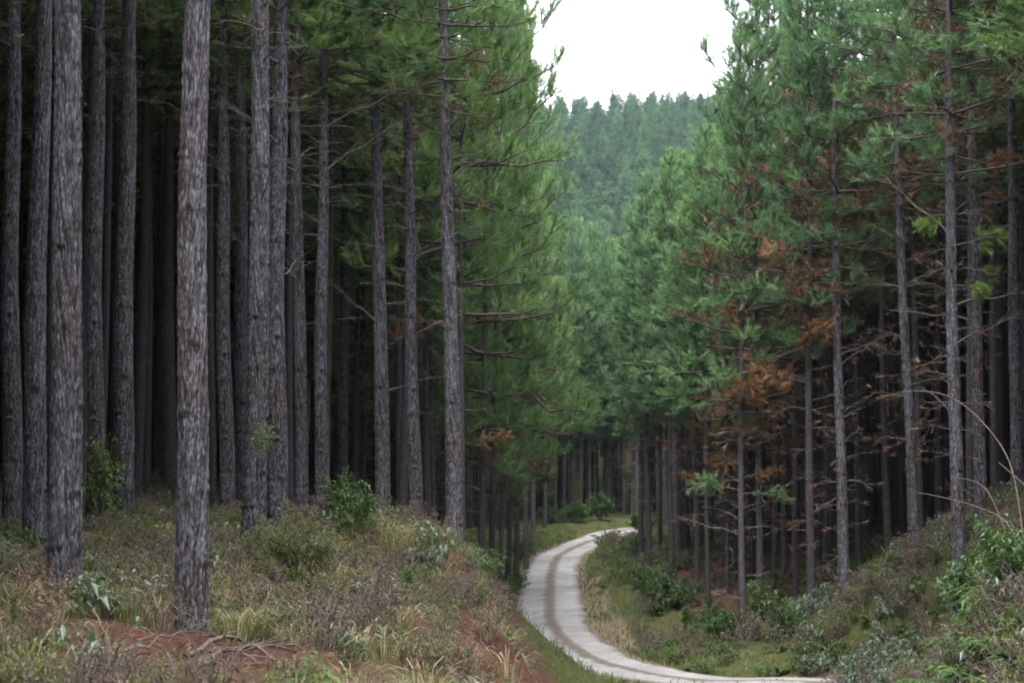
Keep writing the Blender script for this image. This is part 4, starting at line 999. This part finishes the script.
stick((92, 640, 20), (112, 668, 18.5), .016, 'pale straw-coloured stick slanting in front of the dark-footed pine', mat=M_STRAW, lift=(.3, .05))
stick((188, 660, 18.2), (245, 656, 18.6), .034, 'thickest grey fallen branch at the edge of the needle patch', twigs=4)
stick((200, 667, 17.8), (294, 664, 18.4), .026, 'long fallen branch with side twigs beside the thickest one', twigs=6)
stick((230, 659, 18.0), (284, 681, 17.2), .024, 'fallen branch pointing down towards the red bank', twigs=5)
stick((214, 663, 18.0), (258, 682, 17.2), .02, 'thin fallen branch crossed by the long one', twigs=4)
stick((245, 654, 19.0), (318, 668, 18.6), .02, 'thin fallen branch reaching towards the feathery olive shrub', twigs=5)
stick((328, 650, 24), (350, 612, 25.5), .017, 'bare stick leaning in front of the feathery olive shrub', lift=(.02, .5))
stick((145, 655, 19.5), (215, 648, 20.5), .012, 'slender twig lying across the red needle patch', twigs=2)
stick((425, 598, 32), (436, 640, 29), .014, 'thin bleached twig hanging over the red cut', lift=(.5, .1))

# ------------------------------------------------------------------ undergrowth nobody could count
def soup_arrays(k):
    """stems and leaves of a remembered plant as raw arrays"""
    out = []
    for me in KINDS_U[k]:
        if me is None: continue
        n = len(me.vertices); V = np.empty(n * 3); me.vertices.foreach_get('co', V)
        m = len(me.polygons); T = np.empty(m * 3, int); me.loops.foreach_get('vertex_index', T)
        a = np.empty(n); me.attributes['tint'].data.foreach_get('value', a)
        out.append((V.reshape(-1, 3), T.reshape(-1, 3), a, me.materials[0]))
    return out
def spread(name, label, spots, n_mats):
    S = Soup(); cache = {}
    for k, x, y, sc in spots:
        if k not in cache: cache[k] = soup_arrays(k)
        z = gz(x, y) - .02; rz = R0.uniform(0, 6.28); dt = R0.uniform(-.2, .2)
        for V, T, a, mt in cache[k]:
            if mt not in n_mats: n_mats.append(mt)
            S.merge((V, T, np.full(len(T), n_mats.index(mt)), a), x, y, z, rz, sc, dt)
    return tag(new(name, S.mesh(name, n_mats)), label, kind='stuff')
# small plants of the floor
kind('s_leaf', *shrub_data(351, .45, .35, 8, 170, .09, .04, .3, .2), M_CANE, M_LEAF)
kind('s_olive', *shrub_data(352, .5, .35, 8, 320, .06, .018, .2, .6), M_TWIG, M_OLIVE)
kind('s_brown', *shrub_data(353, .5, .4, 9, 160, .08, .02, .3, .3, .9), M_TWIG, M_BROWN)
kind('s_straw', None, frond_data(354, 34, .42, .5, .012, .4), None, M_STRAW)
kind('s_green', None, frond_data(355, 32, .42, .5, .014, .3), None, M_GRASS)
kind('s_lime', *shrub_data(356, .5, .3, 6, 60, .12, .05, .3, .1), M_CANE, M_LIME)
kind('s_fern', *fern_data(357, 6, .5), M_CANE, M_LEAF)
kind('s_pale', *shrub_data(358, .5, .35, 7, 110, .11, .035, .3, .2), M_CANE, M_PALE)
rs = np.random.default_rng(77)
def region(n, x0, x1, y0, y1, test, mix, smin, smax):
    out = []; ks, ws = zip(*mix); ws = np.array(ws) / sum(ws)
    X = rs.uniform(x0, x1, n); Y = np.sqrt(rs.uniform(y0 ** 2, y1 ** 2, n)) if y0 > 0 else rs.uniform(y0, y1, n)
    d, _, sd = road_dist(X, Y)
    Z = ground(X, Y); PX, PY = to_px(X, Y, Z + .2)
    for x, y, dd, px, py in zip(X, Y, d, PX, PY):
        if -60 < px < 1090 and py < 740 and dd > RW + .35 and test(x, y, dd, px, py):
            out.append((ks[rs.choice(len(ks), p=ws)], x, y, rs.uniform(smin, smax)))
    return out
def not_litter(x, y):
    if -3.3 < x < -2.0 and y < 20.5 and rs.random() < .6: return False
    return ((x + 3.4) / 2.4) ** 2 + ((y - 20.6) / 2.8) ** 2 > rs.uniform(.25, 1.3)
def off_face(x, y, px): return not ((px > 380 and y < 33) or (x > -.7 and y < 42)) or rs.random() < .42
sp = region(4200, -14, 1.0, 15, 46, lambda x, y, d, px, py: x < 0.2 and not_litter(x, y) and off_face(x, y, px), [('s_straw', 7), ('s_green', 3.), ('s_leaf', .4), ('s_brown', 1.5), ('s_olive', .9), ('s_lime', .25), ('s_pale', .3)], .6, 1.35)
sp += region(420, -14, -1, 26, 46, lambda x, y, d, px, py: 200 < px < 480, [('s_olive', 3), ('s_brown', 2.), ('s_straw', 1.6), ('s_leaf', 1.)], .6, 1.2)
sp += region(260, -2.6, .6, 25, 40, lambda x, y, d, px, py: 330 < px < 480 and py < 622, [('s_brown', 4), ('s_olive', 1), ('s_straw', 2)], .5, 1.0)
sp += region(800, -18, 0, 44, 80, lambda x, y, d, px, py: px < 520, [('s_leaf', 2), ('s_brown', 3), ('s_olive', 1.5), ('s_straw', 1), ('s_fern', 1)], .8, 1.6)
spread('undergrowth', 'straw-coloured and green grasses and weeds over the bank floor', sp, [])
sp = region(5200, 4, 20, 26, 64, lambda x, y, d, px, py: px > 800 and x > 5, [('s_pale', 1.8), ('s_green', 2.6), ('s_leaf', 2), ('s_brown', 2.2), ('s_olive', 1.6), ('s_straw', .7), ('s_fern', 1.4), ('s_lime', .4)], .9, 1.8)
sp += region(900, 5, 22, 60, 125, lambda x, y, d, px, py: px > 600, [('s_leaf', 3), ('s_brown', 1.6), ('s_olive', 1.5), ('s_green', 1.5), ('s_fern', 1)], 1.0, 2.2)
spread('slope_undergrowth', 'mixed low weeds, ferns and dry stems on the slope beyond the track', sp, [])
# short grass of the verges
S = Soup(); rng = np.random.default_rng(88)
n = 90000; X = rng.uniform(-6, 16, n); Y = rng.uniform(22, 165, n); d, _, sd = road_dist(X, Y)
ok = (d > RW + .05 + .5 * rng.random(n) ** 2) & (d < 6.5) & (rng.random(n) < (1.1 - d / 7)) & (fbm(X * .5, Y * .5, 41, 3) > .36)
mid = (d < .28) & (rng.random(n) < .55) & (Y > 56) & (fbm(X * .9, Y * .9, 43, 3) > .45)
face = (X < .6) & (Y < 37)
ok = (ok & ~face & ~((X > 5) & (Y > 122) & (Y < 152))) | mid
X, Y, mid = X[ok], Y[ok], mid[ok]; Z = ground(X, Y) - .02 + .06 * mid; n = len(X)
a = rng.uniform(0, 6.28, n)
S.blades(np.stack([X, Y, Z], 1), np.stack([np.cos(a), np.sin(a), 0 * a], 1), rng.uniform(.10, .42, n) * np.where(mid, .3, 1) * (.6 + .8 * fbm(X * .3, Y * .3, 44, 2)), .022 + .0002 * Y, 0, np.clip(fbm(X * .4, Y * .4, 45, 3) * .9 + rng.normal(size=n) * .16 - .02, 0, 1), rng.uniform(.3, .8, n))
tag(new('grass', S.mesh('grass', [M_GRASS])), 'short green and yellowing grass on the verges of the track', kind='stuff')
# fallen pine needles and bits of straw on the bank floor
S = Soup(); rng = np.random.default_rng(91)
n = 40000; X = rng.uniform(-12, 0.3, n); Y = np.sqrt(rng.uniform(15 ** 2, 36 ** 2, n)); Z = ground(X, Y) + .005
keep = rng.random(n) < np.exp(-(((X + 3.2) / 3.4) ** 2 + ((Y - 22) / 6) ** 2)) + .25
X, Y, Z = X[keep], Y[keep], Z[keep]; n = len(X); a = rng.uniform(0, 6.28, n); L = rng.uniform(.10, .28, n); D = np.stack([np.cos(a), np.sin(a), rng.normal(size=n) * .16 + .08], 1)
W = np.stack([-np.sin(a), np.cos(a), rng.normal(size=n) * .3], 1) * .0055
P = np.stack([X, Y, Z], 1)
S.add(np.stack([P - W, P + W, P + D * L[:, None]], 1).reshape(-1, 3), np.arange(n * 3).reshape(-1, 3), 0, np.repeat(np.clip(rng.random(n) + (rng.random(n) < .08) * .5, 0, 1), 3))
tag(new('needle_litter', S.mesh('needle_litter', [M_LITTER])), 'fallen reddish pine needles and straw on the bank floor', kind='stuff')
# roots and stems trailing down the red cut
S = Soup(); rr = np.random.default_rng(95)
for k in range(150):
    x = rr.uniform(-2.2, .1); y = rr.uniform(24, 36)
    Q = []; z = gz(x, y)
    dx, dy = rr.uniform(.02, .12), rr.uniform(-.10, .02)
    for i in range(8):
        Q.append((x, y, gz(x, y) + .015 + rr.uniform(0, .05))); x += dx + rr.normal() * .025; y += dy + rr.normal() * .03
    S.tube(np.array(Q), rr.uniform(.005, .014), .003, 4, 0)
tag(new('root_tangle', S.mesh('root_tangle', [M_DEADWOOD])), 'tangle of thin roots and dead stems trailing down the red cut', kind='stuff')
#@@END
# ------------------------------------------------------------------ air, sky, light, camera
hz = bpy.data.materials.new('haze'); hz.use_nodes = True; nt = hz.node_tree; nt.nodes.clear()
o_ = nt.nodes.new('ShaderNodeOutputMaterial'); v_ = nt.nodes.new('ShaderNodeVolumePrincipled')
v_.inputs['Color'].default_value = (.68, .88, 1.0, 1); v_.inputs['Density'].default_value = .00012; v_.inputs['Anisotropy'].default_value = 0.2
nt.links.new(v_.outputs[0], o_.inputs['Volume'])
x0, x1, y0, y1, z0, z1 = -705, 705, -405, 1405, -12, 140
V = np.array([(x, y, z) for x in (x0, x1) for y in (y0, y1) for z in (z0, z1)], float)
Q = np.array([(0, 1, 3, 2), (4, 6, 7, 5), (0, 4, 5, 1), (2, 3, 7, 6), (0, 2, 6, 4), (1, 5, 7, 3)])
tag(new('haze', mesh('haze', V, Q, [hz])), 'thin bluish haze over the valley and the far hill', kind='stuff')

SUN_EL, SUN_AZ = 54, 190       # high behind thin cloud, at the photographer's back
w = bpy.data.worlds.new('World'); SC.world = w; w.use_nodes = True; nt = w.node_tree; nt.nodes.clear()
out = nt.nodes.new('ShaderNodeOutputWorld'); bg = nt.nodes.new('ShaderNodeBackground'); sky = nt.nodes.new('ShaderNodeTexSky')
sky.sky_type = 'NISHITA'; sky.sun_disc = False; sky.sun_elevation = R(SUN_EL); sky.sun_rotation = R(SUN_AZ); sky.dust_density = 2.5
tc = nt.nodes.new('ShaderNodeTexCoord'); no = nt.nodes.new('ShaderNodeTexNoise'); no.inputs['Scale'].default_value = 2.2; no.inputs['Detail'].default_value = 6
nt.links.new(tc.outputs['Generated'], no.inputs[0])
cr = nt.nodes.new('ShaderNodeValToRGB'); cr.color_ramp.elements[0].position = .3; cr.color_ramp.elements[0].color = (8.6, 8.9, 9.5, 1); cr.color_ramp.elements[1].position = .7; cr.color_ramp.elements[1].color = (10.2, 10.4, 10.8, 1)
nt.links.new(no.outputs[0], cr.inputs[0])
mx = nt.nodes.new('ShaderNodeMix'); mx.data_type = 'RGBA'; mx.inputs[0].default_value = .9
nt.links.new(sky.outputs[0], mx.inputs[6]); nt.links.new(cr.outputs[0], mx.inputs[7]); nt.links.new(mx.outputs[2], bg.inputs[0])
bg.inputs[1].default_value = .1; nt.links.new(bg.outputs[0], out.inputs[0])
sl = bpy.data.lights.new('sun', 'SUN'); sl.energy = 1.5; sl.angle = R(30); sl.color = (1, .97, .92)
so = bpy.data.objects.new('sun', sl); COL.objects.link(so)
az, el = R(SUN_AZ), R(SUN_EL)
sd = Vector((math.sin(az) * math.cos(el), math.cos(az) * math.cos(el), math.sin(el)))
so.rotation_euler = (-sd).to_track_quat('-Z', 'Y').to_euler()

cam = bpy.data.cameras.new('camera'); cam.sensor_width = 36; cam.lens = F * 36 / 1024; cam.clip_end = 5000; cam.clip_start = .1
cam.dof.use_dof = True; cam.dof.focus_distance = 27; cam.dof.aperture_fstop = 3.2
co = bpy.data.objects.new('camera', cam); COL.objects.link(co); co.location = (0, 0, 0); co.rotation_euler = (R(90) + PITCH, 0, 0)
SC.camera = co
SC.view_settings.view_transform = 'Standard'; SC.view_settings.look = 'None'; SC.view_settings.gamma = 1; SC.view_settings.exposure = 2.05
cy = SC.cycles
cy.max_bounces = 6; cy.diffuse_bounces = 4; cy.glossy_bounces = 2; cy.transmission_bounces = 4; cy.transparent_max_bounces = 4; cy.volume_bounces = 0
cy.use_adaptive_sampling = True; cy.adaptive_threshold = .02; cy.use_denoising = True; cy.filter_width = 1.9
cy.sample_clamp_indirect = 5
